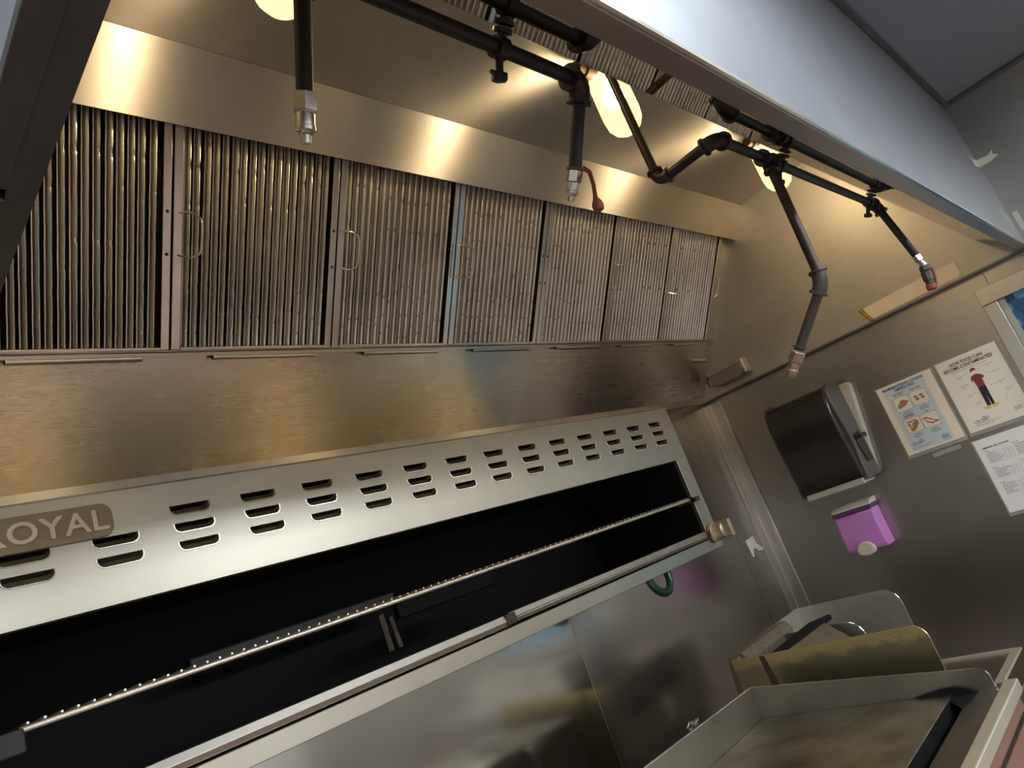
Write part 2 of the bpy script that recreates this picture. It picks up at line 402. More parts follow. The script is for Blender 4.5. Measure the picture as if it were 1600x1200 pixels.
# window in the right wall, blue hexagon tiles behind it
wn = struct('window_1', MB().box(XW + 0.03, XW + 0.045, -0.45, 0.369, -0.45, WZ1 - 0.02), M['grout'])
obj('frame_top', MB().box(XW - 0.022, XW + 0.03, -0.45, WY0, 0.318, WZ1), M['trim'], wn, bevel=0.002)
obj('frame_side', MB().box(XW - 0.018, XW + 0.03, 0.372, WY0 - 0.001, -0.45, 0.317), M['trim'], wn, bevel=0.002)
obj('frame_sill', MB().box(XW - 0.018, XW + 0.03, -0.45, 0.371, -0.45, -0.40), M['trim'], wn, bevel=0.002)
obj('jamb', MB().box(XW - 0.004, XW + 0.03, 0.352, 0.3715, -0.40, 0.317), M['jamb'], wn, bevel=0.001, label='pale narrow jamb beside the blue tiles')
hexr = 0.0195
hm = MB(); hm.prism([(0, hexr*math.cos(a), hexr*math.sin(a)) for a in (math.pi/6 + k*math.pi/3 for k in range(6))], (-0.007, 0, 0))
hme = None
pitch = hexr * math.sqrt(3) + 0.0022
for r in range(14):
    for c in range(10):
        yy = 0.345 - c * pitch - (pitch/2 if r % 2 else 0)
        zz = 0.312 - r * (pitch * math.sqrt(3)/2)
        if hme is None:
            o = obj('hexagon_tile', hm, M['tile'], wn, local=True); hme = o.data
            hmp = hme.copy(); hmp.materials.clear(); hmp.materials.append(M['tile_pale'])
        else:
            o = link('hexagon_tile', hmp if (r == 0 and c in (1, 2)) else hme, None, wn)
        o.location = Vector((XW + 0.03, yy, zz + H)) - rootloc(wn)

# unseen ceiling lights, added to brighten the walls, hood and broiler
CLIGHTS = ((0.1, -1.9, 1), (1.0, -0.45, 0.56), (-1.15, 0.55, 0.7), (2.2, -2.1, 1.25))
for i, (x, y, q) in enumerate(CLIGHTS):
    t = thing('added_ceiling_light', ('added ceiling light behind the cook at the left', 'added ceiling light just in front of the hood', 'added ceiling light left of the exhaust hood', 'added ceiling light in the far right of the room')[i], 'light', (x, y, CZ - 0.03))
    obj('case', MB().box(x - 0.62 * q, x + 0.62 * q, y - 0.31 * q, y + 0.31 * q, CZ - 0.03, CZ + 0.004), M['lampbox'], t)
    obj('diffuser', MB().box(x - 0.59 * q, x + 0.59 * q, y - 0.28 * q, y + 0.28 * q, CZ - 0.036, CZ - 0.0295), M['panelglow'], t)

# ------------------------------------------------------------------ exhaust hood
hood = thing('exhaust_hood', 'long stainless steel exhaust hood hanging over the cooking line', 'hood', (1.6, 1.0, 0.44))
def sheet(name, y0, z0, y1, z1, m, x0=XL, x1=XE, th=0.004, side=1, **kw):
    d = Vector((0, y1 - y0, z1 - z0)); nrm = Vector((0, d.z, -d.y)).normalized() * th * side
    return obj(name, MB().prism([(x0, y0, z0), (x1, y0, z0), (x1, y1, z1), (x0, y1, z1)], nrm), m, hood, **kw)
FA = math.radians(125.2); FU = Vector((0, math.cos(FA), math.sin(FA))); FN = Vector((0, -math.sin(FA), math.cos(FA)))
FO = Vector((0, 1.413, 0.691))
sheet('lower_plate', 1.574, 0.445, 1.413, 0.688, M['hood_low'])
obj('bottom_trim', MB().box(XL, XE, 1.562, 1.577, 0.437, 0.462), M['hood_up'], hood, bevel=0.002)
sheet('upper_plate', 1.110, 1.035, 1.022, 1.159, M['hood_up'])
sheet('ceiling_plate', 1.022, 1.160, 0.338, 1.166, M['hood_up'])
# front air chamber: polished underside, back face and the lip's inner return
obj('chamber_underside', MB().prism([(0.18, 0.243, 0.4525), (0.18, 0.341, 0.5495), (0.18, 0.338, 0.5525), (0.18, 0.240, 0.4555)], (XE - 0.012 - 0.18, 0, 0)), M['hood_front'], hood)
obj('chamber_back', MB().box(0.18, XE - 0.012, 0.337, 0.341, 0.553, 1.166), M['hood_up'], hood)
obj('chamber_hem', MB().tube([(0.18, 0.340, 0.5515), (XE - 0.012, 0.340, 0.5515)], 0.0020, 8), M['hood_up'], hood, smooth=True)
obj('filter_shelf', MB().prism([(XL, *(FO + FU * -0.012 + FN * 0.022)[1:]), (XL, *(FO + FU * -0.012 - FN * 0.05)[1:]), (XL, *(FO + FU * -0.005 - FN * 0.05)[1:]), (XL, *(FO + FU * -0.005 + FN * 0.022)[1:])], (XE - XL, 0, 0)), M['hood'], hood)
# plenum behind the filters
obj('plenum', MB().prism([(XL, *(FO - FN * 0.06)[1:]), (XL, *(FO + FU * 0.53 - FN * 0.06)[1:]), (XL, *(FO + FU * 0.53 - FN * 0.07)[1:]), (XL, *(FO - FN * 0.07)[1:])], (XE - XL, 0, 0)), M['black'], hood)
# right end of the hood: profile polygon
prof = [(1.581, 0.438), (1.413, 0.70), (1.14, 1.10), (1.03, 1.18), (0.225, 1.18), (0.225, 0.438)]
obj('end_panel', MB().prism([(XE, y, z + 0.004) for y, z in prof], (0.006, 0, 0)), M['hood_end'], hood)
obj('end_rim', MB().box(XE - 0.001, XW - 0.001, 0.215, 1.577, 0.434, 0.444), M['rim'], hood, bevel=0.002)
obj('filler_strip', MB().prism([tuple(Vector((2.964, 0, 0)) + FO + FU * a + FN * b_) for a, b_ in ((0, 0.004), (0.5, 0.004), (0.5, 0.01), (0, 0.01))], (XE - 2.964, 0, 0)), M['hood'], hood)
obj('filler_strip', MB().prism([tuple(Vector((XL, 0, 0)) + FO + FU * a + FN * b_) for a, b_ in ((0, 0.004), (0.5, 0.004), (0.5, 0.01), (0, 0.01))], (0.036, 0, 0)), M['hood'], hood)
# left end: inner panel, outer panel and the wide dark rim below
obj('end_panel', MB().prism([(XL - 0.006, y, z + 0.004) for y, z in prof], (0.006, 0, 0)), M['hood_end'], hood)
obj('end_rim', MB().box(0.153, XL + 0.001, 0.215, 1.577, 0.440, 0.446), M['rim'], hood, bevel=0.001)
obj('end_rim', MB().box(0.128, 0.1525, 0.215, 0.585, 0.436, 0.446).box(0.128, 0.1525, 0.600, 1.577, 0.436, 0.446), M['rim'], hood, bevel=0.001)
obj('outer_end_panel', MB().box(0.130, 0.134, 0.217, 1.577, 0.446, 1.30), M['hood_outer'], hood)
# front: outer face up to the room ceiling and the lip below
obj('outer_panel', MB().box(0.130, XW, 0.217, 0.221, 0.452, CZ + 0.3), M['hood_outer'], hood)
obj('lip', MB().box(0.130, XW, 0.219, 0.245, 0.443, 0.453), M['lip'], hood, bevel=0.001)
obj('lip_hem', MB().tube([(0.13, 0.2165, 0.448), (XW, 0.2165, 0.448)], 0.0045, 8), M['bright'], hood, smooth=True)
obj('roof', MB().box(0.10, XW, 0.22, YB, 1.30, 1.32), M['hood_outer'], hood)
# drip clips under the filters
for x0, x1 in ((0.312, 0.547), (0.695, 0.95), (1.093, 1.350), (1.490, 1.745), (1.886, 2.136), (2.273, 2.485), (2.66, 2.851)):
    p = FO + FU * -0.016 + FN * 0.014
    dc = obj('drip_clip', MB().tube([(x0, p.y, p.z), (x1, p.y, p.z)], 0.0080, 10), M['bright'], hood, smooth=True)
    obj('open_end', MB().tube([(x0 - 0.0006, p.y, p.z), (x0 + 0.0005, p.y, p.z)], 0.0064, 10), M['gasket'], dc)
# small stub tube by the right end of the lower plate
obj('drain_tube', MB().lathe((2.862, 1.468, 0.615), (0.92, -0.30, -0.16), ((0, 0.010), (0.085, 0.010), (0.085, 0.0065), (0.03, 0.0065)), 12), M['knob'], hood, smooth=True)

# ------------------------------------------------------------------ baffle filters
fcols = ['leftmost', 'second from the left', 'third from the left', 'middle', 'third from the right', 'second from the right', 'rightmost']
flabels = [
    'stainless baffle grease filter at the near left end of the row, right rail without handle',
    'stainless baffle grease filter second from the left, one big wire handle on its left rail',
    'stainless baffle grease filter third from the left, with thin wire handles on both rails',
    'middle stainless baffle grease filter, wire handle on its left rail only',
    'stainless baffle grease filter right of the middle one, below the red hanging cap',
    'stainless baffle grease filter second from the right end of the hood',
    'smallest looking stainless baffle grease filter beside the right end panel']
FX0, FP = 0.212, 0.393
handles = [(0, 0), (1, 0), (1, 1), (1, 0), (0, 1), (1, 1), (1, 1)]
# one baffle: a rounded channel, dented
bprof = [(-0.0090, 0.0), (-0.0088, 0.0055), (-0.0074, 0.0085), (-0.0056, 0.0085), (-0.0042, 0.0050), (-0.0034, 0.0040), (-0.0032, 0.0105), (-0.0018, 0.0152), (0.0010, 0.0172), (0.0036, 0.0160), (0.0056, 0.0110), (0.0060, 0.0)]
def baffle_mesh(seed):
    rnd = random.Random(seed); mb = MB(); n = len(bprof); ys = [0.004 + 0.486 * i / 80 for i in range(81)]
    dents = {rnd.randrange(3, 78): rnd.uniform(0.0008, 0.0022) for _ in range(rnd.randint(2, 7))}
    vs_ = []
    for i, y in enumerate(ys):
        d = dents.get(i, 0); wob = 0.00015 * math.sin(i * 0.5 + seed)
        for (x, z) in bprof:
            k = 1.0 if x > 0.0 and z > 0.014 else (0.3 if z > 0.014 else 0)
            vs_.append((x + wob, y, z - d * k))
    fs = [(i*n + j, i*n + j + 1, (i+1)*n + j + 1, (i+1)*n + j) for i in range(80) for j in range(n - 1)]
    mb.add(vs_, fs); return mb
BM = []
def make_filter(i):
    x0 = FX0 + FP * i
    t = thing('baffle_filter', flabels[i], 'filter', (x0, FO.y, FO.z), 'grease filters along the hood')
    t.rotation_euler = (FA, 0, 0)
    W = FP - 0.003
    obj('side_rail', MB().box(0.001, 0.020, 0, 0.50, -0.034, 0.014), M['filter'], t, local=True, bevel=0.0015)
    obj('side_rail', MB().box(W - 0.017, W, 0, 0.50, -0.034, 0.014), M['filter'], t, local=True, bevel=0.0015)
    obj('bottom_rail', MB().box(0.0205, W - 0.0175, 0.0, 0.006, -0.034, 0.016), M['filter'], t, local=True, bevel=0.001)
    obj('top_rail', MB().box(0.0205, W - 0.0175, 0.492, 0.50, -0.034, 0.014), M['filter'], t, local=True)
    obj('rear_baffles', MB().box(0.0205, W - 0.0175, 0.006, 0.492, -0.034, -0.030), M['soot'], t, local=True)
    N = 17; p = (W - 0.0435) / N
    for k in range(N):
        if len(BM) < 9:
            o = obj('baffle', baffle_mesh(len(BM) + 1), M['filter'], t, local=True, smooth=True); BM.append(o.data)
        else:
            o = link('baffle', random.choice(BM), None, t)
        o.location = (0.0215 + p * (k + 0.5) + random.uniform(-0.0006, 0.0006), 0, -0.006 + random.uniform(-0.001, 0.001))
        o.rotation_euler = (0, random.uniform(-0.05, 0.05), random.uniform(-0.002, 0.002))
    for s, has in enumerate(handles[i]):
        hx = 0.0105 if s == 0 else W - 0.0085
        if has:
            out = 0.030 if s == 0 else 0.018
            lean = (0.033 if s == 0 else 0.010) + random.uniform(-0.004, 0.004)
            pts = [(hx, 0.200, 0.012), (hx + lean * 0.5, 0.197, 0.012 + out * 0.6), (hx + lean * 0.8, 0.203, 0.012 + out * 0.9), (hx + lean, 0.215, 0.012 + out),
                   (hx + lean, 0.272, 0.012 + out), (hx + lean * 0.8, 0.283, 0.012 + out * 0.9), (hx + lean * 0.5, 0.290, 0.012 + out * 0.6), (hx, 0.287, 0.012)]
            pts = smooth_path(pts)
            obj('wire_handle', MB().tube(pts, 0.0021, 8), M['nickel'], t, local=True, smooth=True)
        else:
            obj('handle_hole', MB().lathe((hx, 0.200, 0.0135), (0, 0, 1), ((0, 0.004), (0.001, 0.0035)), 10), M['gasket'], t, local=True)  # flat dark discs stand in for the empty handle holes
            obj('handle_hole', MB().lathe((hx, 0.287, 0.0135), (0, 0, 1), ((0, 0.004), (0.001, 0.0035)), 10), M['gasket'], t, local=True)
    return t
for i in range(7): make_filter(i)

# ------------------------------------------------------------------ hood lamps
lamp_labels = ['glass jar lamp at the top edge of the picture beside the left nozzle pipe',
               'brightest glass jar lamp behind the thin vertical pipe', 'glass jar lamp behind the pipe clamp near the right end']
for i, x in enumerate((0.610, 1.572, 2.545)):
    y = 0.702
    t = thing('hood_lamp', lamp_labels[i], 'lamp', (x, y, 1.160), 'jar lamps under the hood')
    obj('socket', MB().lathe((x, y, 1.163), (0, 0, -1), ((0, 0.044), (0.012, 0.044), (0.014, 0.038), (0.022, 0.041), (0.026, 0.037), (0.036, 0.038)), 20), M['rust'], t, smooth=True)
    obj('conduit', MB().tube([(x - 0.115, y + 0.006, 1.118), (x - 0.085, y + 0.006, 1.118), (x - 0.084, y + 0.006, 1.118), (x - 0.060, y + 0.006, 1.118), (x - 0.059, y + 0.006, 1.118), (x - 0.036, y + 0.004, 1.120)], [0.016, 0.016, 0.020, 0.020, 0.017, 0.017], 14), M['rust'], t, smooth=True)
    obj('globe', MB().lathe((x, y, 1.129), (0, 0, -1), ((0, 0.036), (0.012, 0.045), (0.03, 0.049), (0.130, 0.0495), (0.158, 0.046), (0.176, 0.036), (0.187, 0.022), (0.192, 0.004)), 24), M['globe'], t, smooth=True)
    obj('bulb', MB().lathe((x, y, 1.105), (0, 0, -1), ((0, 0.012), (0.012, 0.014), (0.028, 0.024), (0.045, 0.029), (0.066, 0.028), (0.080, 0.018), (0.086, 0.003)), 16), M['bulb'], t, smooth=True)

# ------------------------------------------------------------------ fire suppression piping
PY, PZ, PR = 0.351, 0.529, 0.0086
sp = thing('fire_suppression_pipe', 'dark iron fire suppression pipe with hanging nozzles inside the hood', 'pipe', (0.97, PY, PZ))
def pipe(a, b_, m='iron', r=PR): return obj('pipe', MB().tube([a, b_], r, 16), M[m], sp, smooth=True)
def elbow(p, d0, d1, m='iron', size=0.019, r=0.0113):
    """fitting at p between incoming direction d0 and outgoing d1, a bead at each mouth"""
    p = Vector(p); d0 = Vector(d0).normalized(); d1 = Vector(d1).normalized()
    a = p - d0 * size; c = p + d1 * size
    pts = []
    for k in range(0, 9):
        s = k / 8; pts.append((1-s)**2 * a + 2*s*(1-s) * p + s*s * c)
    mb = MB().tube(pts, r, 16)
    for q, d in ((a, -d0), (c, d1)):
        mb.lathe(q - d * 0.0025, d, ((0, r), (0.0007, r + 0.0032), (0.0052, r + 0.0032), (0.0058, r * 0.8)), 16)
    return obj('elbow', mb, M[m], sp, smooth=True)
def nozzle(p, d, m='nickel', s=1.0, tip=True):
    p = Vector(p); d = Vector(d).normalized(); s *= 0.647
    o = obj('nozzle', MB().lathe(p, d, ((0, 0.0175*s), (0.002*s, 0.0198*s), (0.028*s, 0.0198*s), (0.031*s, 0.017*s)), 6), M[m], sp)
    b2 = MB().lathe(p + d * 0.030 * s, d, ((0, 0.0145*s), (0.003*s, 0.015*s), (0.020*s, 0.015*s), (0.021*s, 0.0162*s), (0.027*s, 0.0162*s), (0.029*s, 0.0125*s)), 16)
    if tip: b2.lathe(p + d * 0.058 * s, d, ((0, 0.010*s), (0.004*s, 0.0115*s), (0.006*s, 0.0085*s), (0.018*s, 0.0085*s), (0.019*s, 0.004*s)), 14)
    obj('nozzle_tip', b2, M[m], o, smooth=True)
    return o
# main run, in pieces between the fittings
X2, X3, X4 = 0.7195, 1.263, 1.8944
pipe((0.19, PY, PZ), (X2 - 0.018, PY, PZ))
pipe((1.082, PY, PZ), (X3 - 0.018, PY, PZ))
pipe((X3 + 0.018, PY, PZ), (X4 - 0.019, PY, PZ))
# left nozzle drop
d1 = Vector((0, 0.062, -0.122)).normalized(); b1 = Vector((0.3785, 0.453, 0.4925)); t1 = Vector((0.3785, PY, PZ))
mid = b1 - d1 * 0.115
elbow((0.3785, mid.y, mid.z), (0, 1, 0.3), d1, 'iron')
pipe(t1, mid, 'iron'); pipe(mid, b1, 'iron')
nozzle(b1 - d1 * 0.002, d1, 'nickel', 0.98)
# second drop with the red cap hanging by its strap
d2 = Vector((0, 0.084, -0.112)).normalized()
elbow((X2, PY, PZ), (1, 0, 0), d2, 'iron', 0.0233, 0.0133)
b2_ = Vector((X2, 0.4076, 0.440))
pipe(Vector((X2, PY, PZ)) + d2 * 0.02, b2_, 'iron')
nz2 = nozzle(b2_, d2, 'nickel', 0.78)
strap = MB()
strap.lathe(b2_ + d2 * -0.0026, d2, ((0, 0.0097), (0.0, 0.0113), (0.0026, 0.0113), (0.0026, 0.0097)), 16)
sx = Vector((0.0084, -0.0078, 0))
pts = [b2_ + sx * 0.9, b2_ + sx * 1.3 + Vector((0.002, 0, -0.008)), b2_ + sx * 1.2 + Vector((0.001, 0, -0.026)), b2_ + sx * 0.9 + Vector((-0.001, 0, -0.046))]
strap.tube(pts, [0.0030, 0.0028, 0.0027, 0.0029], 8)
e = pts[-1]; dn = Vector((0.0, 0.1, -1)).normalized()
strap.lathe(e, dn, ((-0.003, 0.0026), (0.002, 0.0042), (0.006, 0.0068), (0.011, 0.0076), (0.016, 0.0062), (0.018, 0.003)), 14)
obj('nozzle_cap', strap, M['cap'], sp, smooth=True, label='red rubber cap hanging from its strap below the second nozzle')
# supply drop from the hood ceiling, then along to the run
SX, SY = 1.0708, 0.467
pipe((SX, SY, 1.158), (SX, SY, PZ + 0.012), 'iron_brown', 0.0076)
elbow((SX, SY, PZ), (0, 0, -1), (0, -1, 0), 'iron_brown', 0.0195, 0.0107)
pipe((SX, SY - 0.013, PZ), (SX, PY + 0.013, PZ), 'iron', 0.0088)
elbow((SX, PY, PZ), (0, -1, 0), (1, 0, 0), 'iron', 0.022, 0.0126)
# third drop: tee, straight down, 45 degree elbow, nozzle
obj('tee', MB().tube([(X3 - 0.0207, PY, PZ), (X3 + 0.0207, PY, PZ)], 0.0126, 16).tube([(X3, PY, PZ), (X3, PY + 0.0007, PZ - 0.0233)], 0.012, 16)
    .lathe((X3 - 0.022, PY, PZ), (1, 0, 0), ((0, 0.0126), (0.0007, 0.0158), (0.0058, 0.0158), (0.0065, 0.0126)), 16)
    .lathe((X3 + 0.0155, PY, PZ), (1, 0, 0), ((0, 0.0126), (0.0007, 0.0158), (0.0058, 0.0158), (0.0065, 0.0126)), 16)
    .lathe((X3, PY, PZ - 0.0194), (0, 0, -1), ((0, 0.012), (0.0007, 0.0152), (0.0058, 0.0152), (0.0065, 0.0116)), 16), M['iron'], sp, smooth=True)
K3 = Vector((X3, 0.361, 0.2834)); d3a = (K3 - Vector((X3, PY, PZ))).normalized()
d3b = Vector((0, 0.128, -0.130)).normalized()
pipe((X3, PY, PZ - 0.02), K3 - d3a * 0.013, 'iron_brown')
elbow(K3, d3a, d3b, 'iron_grey', 0.0195, 0.0126)
e3 = Vector((X3, 0.4477, 0.1954)); pipe(K3 + d3b * 0.013, e3, 'iron_grey')
obj('collar', MB().lathe(e3 - d3b * 0.008, d3b, ((0, 0.0087), (0.0007, 0.0126), (0.0032, 0.0126), (0.0039, 0.0087)), 16), M['iron_grey'], sp, smooth=True)
nozzle(e3 + d3b * 0.0026, d3b, 'nozzle_dirty', 1.0, False)
obj('foil_cap', MB().lathe(e3 + d3b * 0.0375, d3b, ((0, 0.0100), (0.0078, 0.0094), (0.013, 0.0081), (0.0142, 0.0058)), 8), M['nozzle_dirty'], sp)
# last drop at the right end
e4 = Vector((X4, 0.3274, 0.372)); d4 = (e4 - Vector((X4, PY, PZ))).normalized()
elbow((X4, PY, PZ), (1, 0, 0), d4, 'iron', 0.022, 0.0126)
pipe(Vector((X4, PY, PZ)) + d4 * 0.02, e4, 'iron')
nozzle(e4, d4, 'nickel', 0.85, False)
d4b = Vector((0, 0.012, -0.09)).normalized(); e4b = e4 + d4 * 0.029
obj('swivel', MB().lathe(e4b, d4b, ((0, 0.0078), (0.0026, 0.012), (0.013, 0.012), (0.0155, 0.0084)), 8), M['iron_grey'], sp)
obj('nozzle', MB().lathe(e4b + d4b * 0.0155, d4b, ((0, 0.0107), (0.0013, 0.012), (0.022, 0.012), (0.0233, 0.010), (0.040, 0.0094), (0.041, 0.005)), 10), M['iron_grey'], sp)
obj('nozzle_cap', MB().lathe(e4b + d4b * 0.048, d4b, ((0, 0.0107), (0.0026, 0.0116), (0.0116, 0.011), (0.0142, 0.0065)), 14)
    .tube([e4b + d4b * 0.013 + Vector((0.004, -0.0123, 0)), e4b + d4b * 0.032 + Vector((0.005, -0.0136, 0)), e4b + d4b * 0.055 + Vector((0.004, -0.0104, 0))], 0.0026, 8), M['cap'], sp, smooth=True, label='red rubber cap on the last nozzle')
# clamps that hang the run from the chamber above
for cx in (0.573, 1.322, 1.838):
    c = Vector((cx, PY, PZ)); up_ = Vector((0, -0.703, 0.711))
    mb = MB().tube([c - Vector((0.0075, 0, 0)), c + Vector((0.0075, 0, 0))], 0.0125, 14)
    mb.tube([c + up_ * 0.008, c + up_ * 0.0205], 0.0062, 10)
    mb.lathe(c + up_ * 0.0145, up_, ((0, 0.008), (0.0007, 0.0115), (0.005, 0.0115), (0.006, 0.008)), 10)
    b0 = c + Vector((0, 0.006, -0.010))
    mb.tube([b0, b0 + Vector((0, 0.008, -0.018))], 0.0046, 8)
    mb.lathe(b0 + Vector((0, 0.006, -0.014)), (0, 0.45, -0.9), ((0, 0.0068), (0.0007, 0.0092), (0.008, 0.0092), (0.009, 0.006)), 6)
    mb.tube([b0 + Vector((-0.014, 0.006, -0.016)), b0 + Vector((0.004, 0.006, -0.016))], 0.0026, 6)
    obj('clamp', mb, M['iron'], sp, smooth=True)

# ------------------------------------------------------------------ overhead broiler
BY = 1.10; BX0, BX1 = 0.055, 1.873; BZ0, BZ1 = -0.119, 0.311
OX0, OX1, OZ0, OZ1 = 0.150, 1.815, -0.088, 0.152
br = thing('overhead_broiler', 'long stainless overhead broiler with a louvered front and black open firebox', 'broiler', ((BX0 + BX1)/2, 1.33, BZ0))
obj('casing', MB().box(BX0, BX1, BY + 0.002, YB - 0.02, BZ1 - 0.004, BZ1 - 0.001).box(BX0, BX1, BY + 0.03, YB - 0.02, BZ0, BZ0 + 0.003)
    .box(BX0, BX0 + 0.003, BY + 0.002, YB - 0.02, BZ0, BZ1 - 0.004).box(BX1 - 0.003, BX1, BY + 0.002, YB - 0.02, BZ0, BZ1 - 0.004)
    .box(BX0, BX1, YB - 0.024, YB - 0.020, BZ0, BZ1), M['broiler'], br)
# front panel with louver holes
LW, LH, LR = 0.061, 0.0145, 0.010
holes = []
for c in range(-2, 14):
    xx = 0.306 + 0.1109 * c
    for r, zt in enumerate((0.2725, 0.2445, 0.2165)):
        if xx < 0.35 and r == 0: continue
        holes.append((xx + 0.0012 * r, zt))
def dshape(x, zt, n=5):
    pts = [(x, zt)]
    for k in range(n + 1):
        a = math.pi + (math.pi/2) * k / n; pts.append((x + LR + LR * math.cos(a), zt - LH + LR + LR * math.sin(a)))
    for k in range(n + 1):
        a = 1.5 * math.pi + (math.pi/2) * k / n; pts.append((x + LW - LR + LR * math.cos(a), zt - LH + LR + LR * math.sin(a)))
    pts.append((x + LW, zt)); return pts
bm = bmesh.new()
off = rootloc(br) - Vector((0, 0, H))
def loop(pts):
    vs_ = [bm.verts.new(Vector((x, BY, z)) - off) for x, z in pts]
    return [bm.edges.new((vs_[i], vs_[(i+1) % len(vs_)])) for i in range(len(vs_))]
ed = loop([(BX0, OZ1), (OX0, OZ1), (OX1, OZ1), (BX1, OZ1), (BX1, BZ1), (BX0, BZ1)])
for x, zt in holes: ed += loop(dshape(x, zt))
bmesh.ops.triangle_fill(bm, use_beauty=True, use_dissolve=False, edges=ed, normal=(0, -1, 0))
me = bpy.data.meshes.new('front_panel'); bm.to_mesh(me); bm.free()
o = link('front_panel', me, M['broiler'], br)
md = o.modifiers.new('solid', 'SOLIDIFY'); md.thickness = 0.002; md.offset = 0
obj('panel_hem', MB().box(OX0, OX1, BY - 0.0005, BY + 0.02, OZ1 - 0.002, OZ1), M['broiler'], br)
obj('top_hem', MB().box(BX0, BX1, BY - 0.0015, BY + 0.004, BZ1 - 0.002, BZ1 + 0.001), M['bright'], br)
lm0 = None
for x, zt in holes:
    if lm0 is None:
        pts = dshape(0, 0); n = len(pts); mb = MB(); rows = 5; vs_ = []
        for k in range(rows + 1):
            s = k / rows
            for (px_, pz_) in pts:
                tz = -0.004; ix = 0.004 + (px_ / LW) * (LW - 0.008)
                vs_.append((px_ + (ix - px_) * s ** 1.5, 0.014 * s, pz_ + (tz - pz_) * (s ** 2.0)))
        mb.add(vs_, [(k*n+j, k*n+j+1, (k+1)*n+j+1, (k+1)*n+j) for k in range(rows) for j in range(n - 1)])
        o = obj('louver', mb, M['louver'], br, local=True, smooth=True); lm0 = o.data
        # raised rim that catches the light
        lr = obj('louver_rim', MB().tube([(px_, -0.001, pz_) for px_, pz_ in pts], 0.0012, 6), M['bright'], o, local=True, smooth=True)
        lrm = lr.data
    else:
        o = link('louver', lm0, None, br)
        link('louver_rim', lrm, None, o)
    o.location = Vector((x, BY, zt)) - off
# frame around the opening
obj('side_frame', MB().box(OX1, BX1, BY - 0.001, BY + 0.012, OZ0, OZ1), M['broiler'], br, bevel=0.001)
obj('side_frame', MB().box(BX0, OX0, BY - 0.001, BY + 0.012, OZ0, OZ1), M['broiler'], br, bevel=0.001)
obj('bottom_rail', MB().box(BX0, BX1, BY - 0.002, BY + 0.03, BZ0, OZ0), M['broiler'], br, bevel=0.0015)
# firebox
fb = MB().box(OX0, OX1, BY + 0.40, BY + 0.404, OZ0, OZ1 + 0.05).box(OX0 - 0.003, OX0, BY + 0.012, BY + 0.40, OZ0, OZ1 + 0.05).box(OX1, OX1 + 0.003, BY + 0.012, BY + 0.40, OZ0, OZ1 + 0.05)
fb.box(OX0, OX1, BY + 0.02, BY + 0.40, OZ1 + 0.02, OZ1 + 0.024)
obj('firebox_lining', fb, M['black'], br)
obj('firebox_floor', MB().box(OX0, OX1, BY + 0.03, BY + 0.40, OZ0 - 0.02, OZ0 - 0.012), M['soot'], br)
obj('divider_bracket', MB().prism([(0.812, 1.25, 0.02), (0.824, 1.25, 0.022), (0.826, 1.25, -0.05), (0.814, 1.25, -0.05)], (0, 0.004, 0)), M['sootbrown'], br, label='brown baked divider bracket')
obj('divider_bracket', MB().prism([(0.834, 1.25, 0.010), (0.842, 1.25, 0.012), (0.848, 1.25, -0.05), (0.838, 1.25, -0.05)], (0, 0.004, 0)), M['sootbrown'], br)
obj('burner_shield', MB().box(0.88, 1.165, 1.28, 1.30, 0.000, 0.036), M['black'], br, bevel=0.004)
obj('burner_bar', MB().box(0.50, 0.95, 1.38, 1.40, 0.045, 0.062), M['soot'], br, bevel=0.003)
# rack: front rod with the cross rods lying on it
rk = obj('rack_rail', MB().tube([(0.195, BY + 0.004, 0.032), (1.803, BY + 0.004, 0.032)], 0.0042, 10), M['rod'], br, smooth=True)
rm = None; nrod = 88
for k in range(nrod):
    if rm is None:
        o = obj('rack_rod', MB().tube([(0, 0, 0), (0, 0.36, 0)], 0.0017, 6), M['rod'], rk, local=True, smooth=True); rm = o.data
    else: o = link('rack_rod', rm, None, rk)
    o.location = Vector((0.203 + 0.0182 * k, BY - 0.002, 0.0378)) - off
obj('rack_bracket', MB().box(1.803, 1.836, BY - 0.012, BY - 0.002, 0.022, 0.036).box(1.803, 1.812, BY - 0.012, BY + 0.05, 0.022, 0.036), M['sootbrown'], br, bevel=0.001)
obj('rack_bracket', MB().box(0.12, 0.197, BY - 0.010, BY + 0.02, 0.006, 0.034), M['soot'], br, bevel=0.002)
# pull-out drip trays, the left one sagging out a little
def tray(x0, x1, dz0, dz1, dy):
    mb = MB()
    for (ya, za, yb, zb) in ((0.0, -0.0655, 0.006, -0.0635), (0.006, -0.0635, 0.011, -0.0665), (0.0, -0.0655, -0.003, -0.0760), (-0.003, -0.0760, 0.000, -0.0845), (0.0, -0.0845, 0.20, -0.088)):
        a = [(x0, BY + ya + dy, za + dz0), (x1, BY + ya + dy, za + dz1), (x1, BY + yb + dy, zb + dz1), (x0, BY + yb + dy, zb + dz0)]
        nrm = Vector((0, (zb - za), -(yb - ya))).normalized() * 0.0012
        mb.prism(a, nrm)
    return obj('drip_tray', mb, M['tray'], br)
tray(0.152, 0.998, 0.002, 0.002, -0.003)
tray(1.004, 1.806, 0.004, 0.001, 0.0)
obj('tray_rod', MB().tube([(0.152, BY - 0.0062, -0.0745), (0.99, BY - 0.0062, -0.0745)], 0.0013, 6), M['rod'], br)
obj('tray_rod', MB().tube([(1.02, BY - 0.003, -0.0745), (1.80, BY - 0.003, -0.0765)], 0.0013, 6), M['rod'], br)
obj('tray_foot', MB().box(0.985, 1.012, BY - 0.010, BY + 0.003, -0.083, -0.062), M['sootbrown'], br, bevel=0.002)
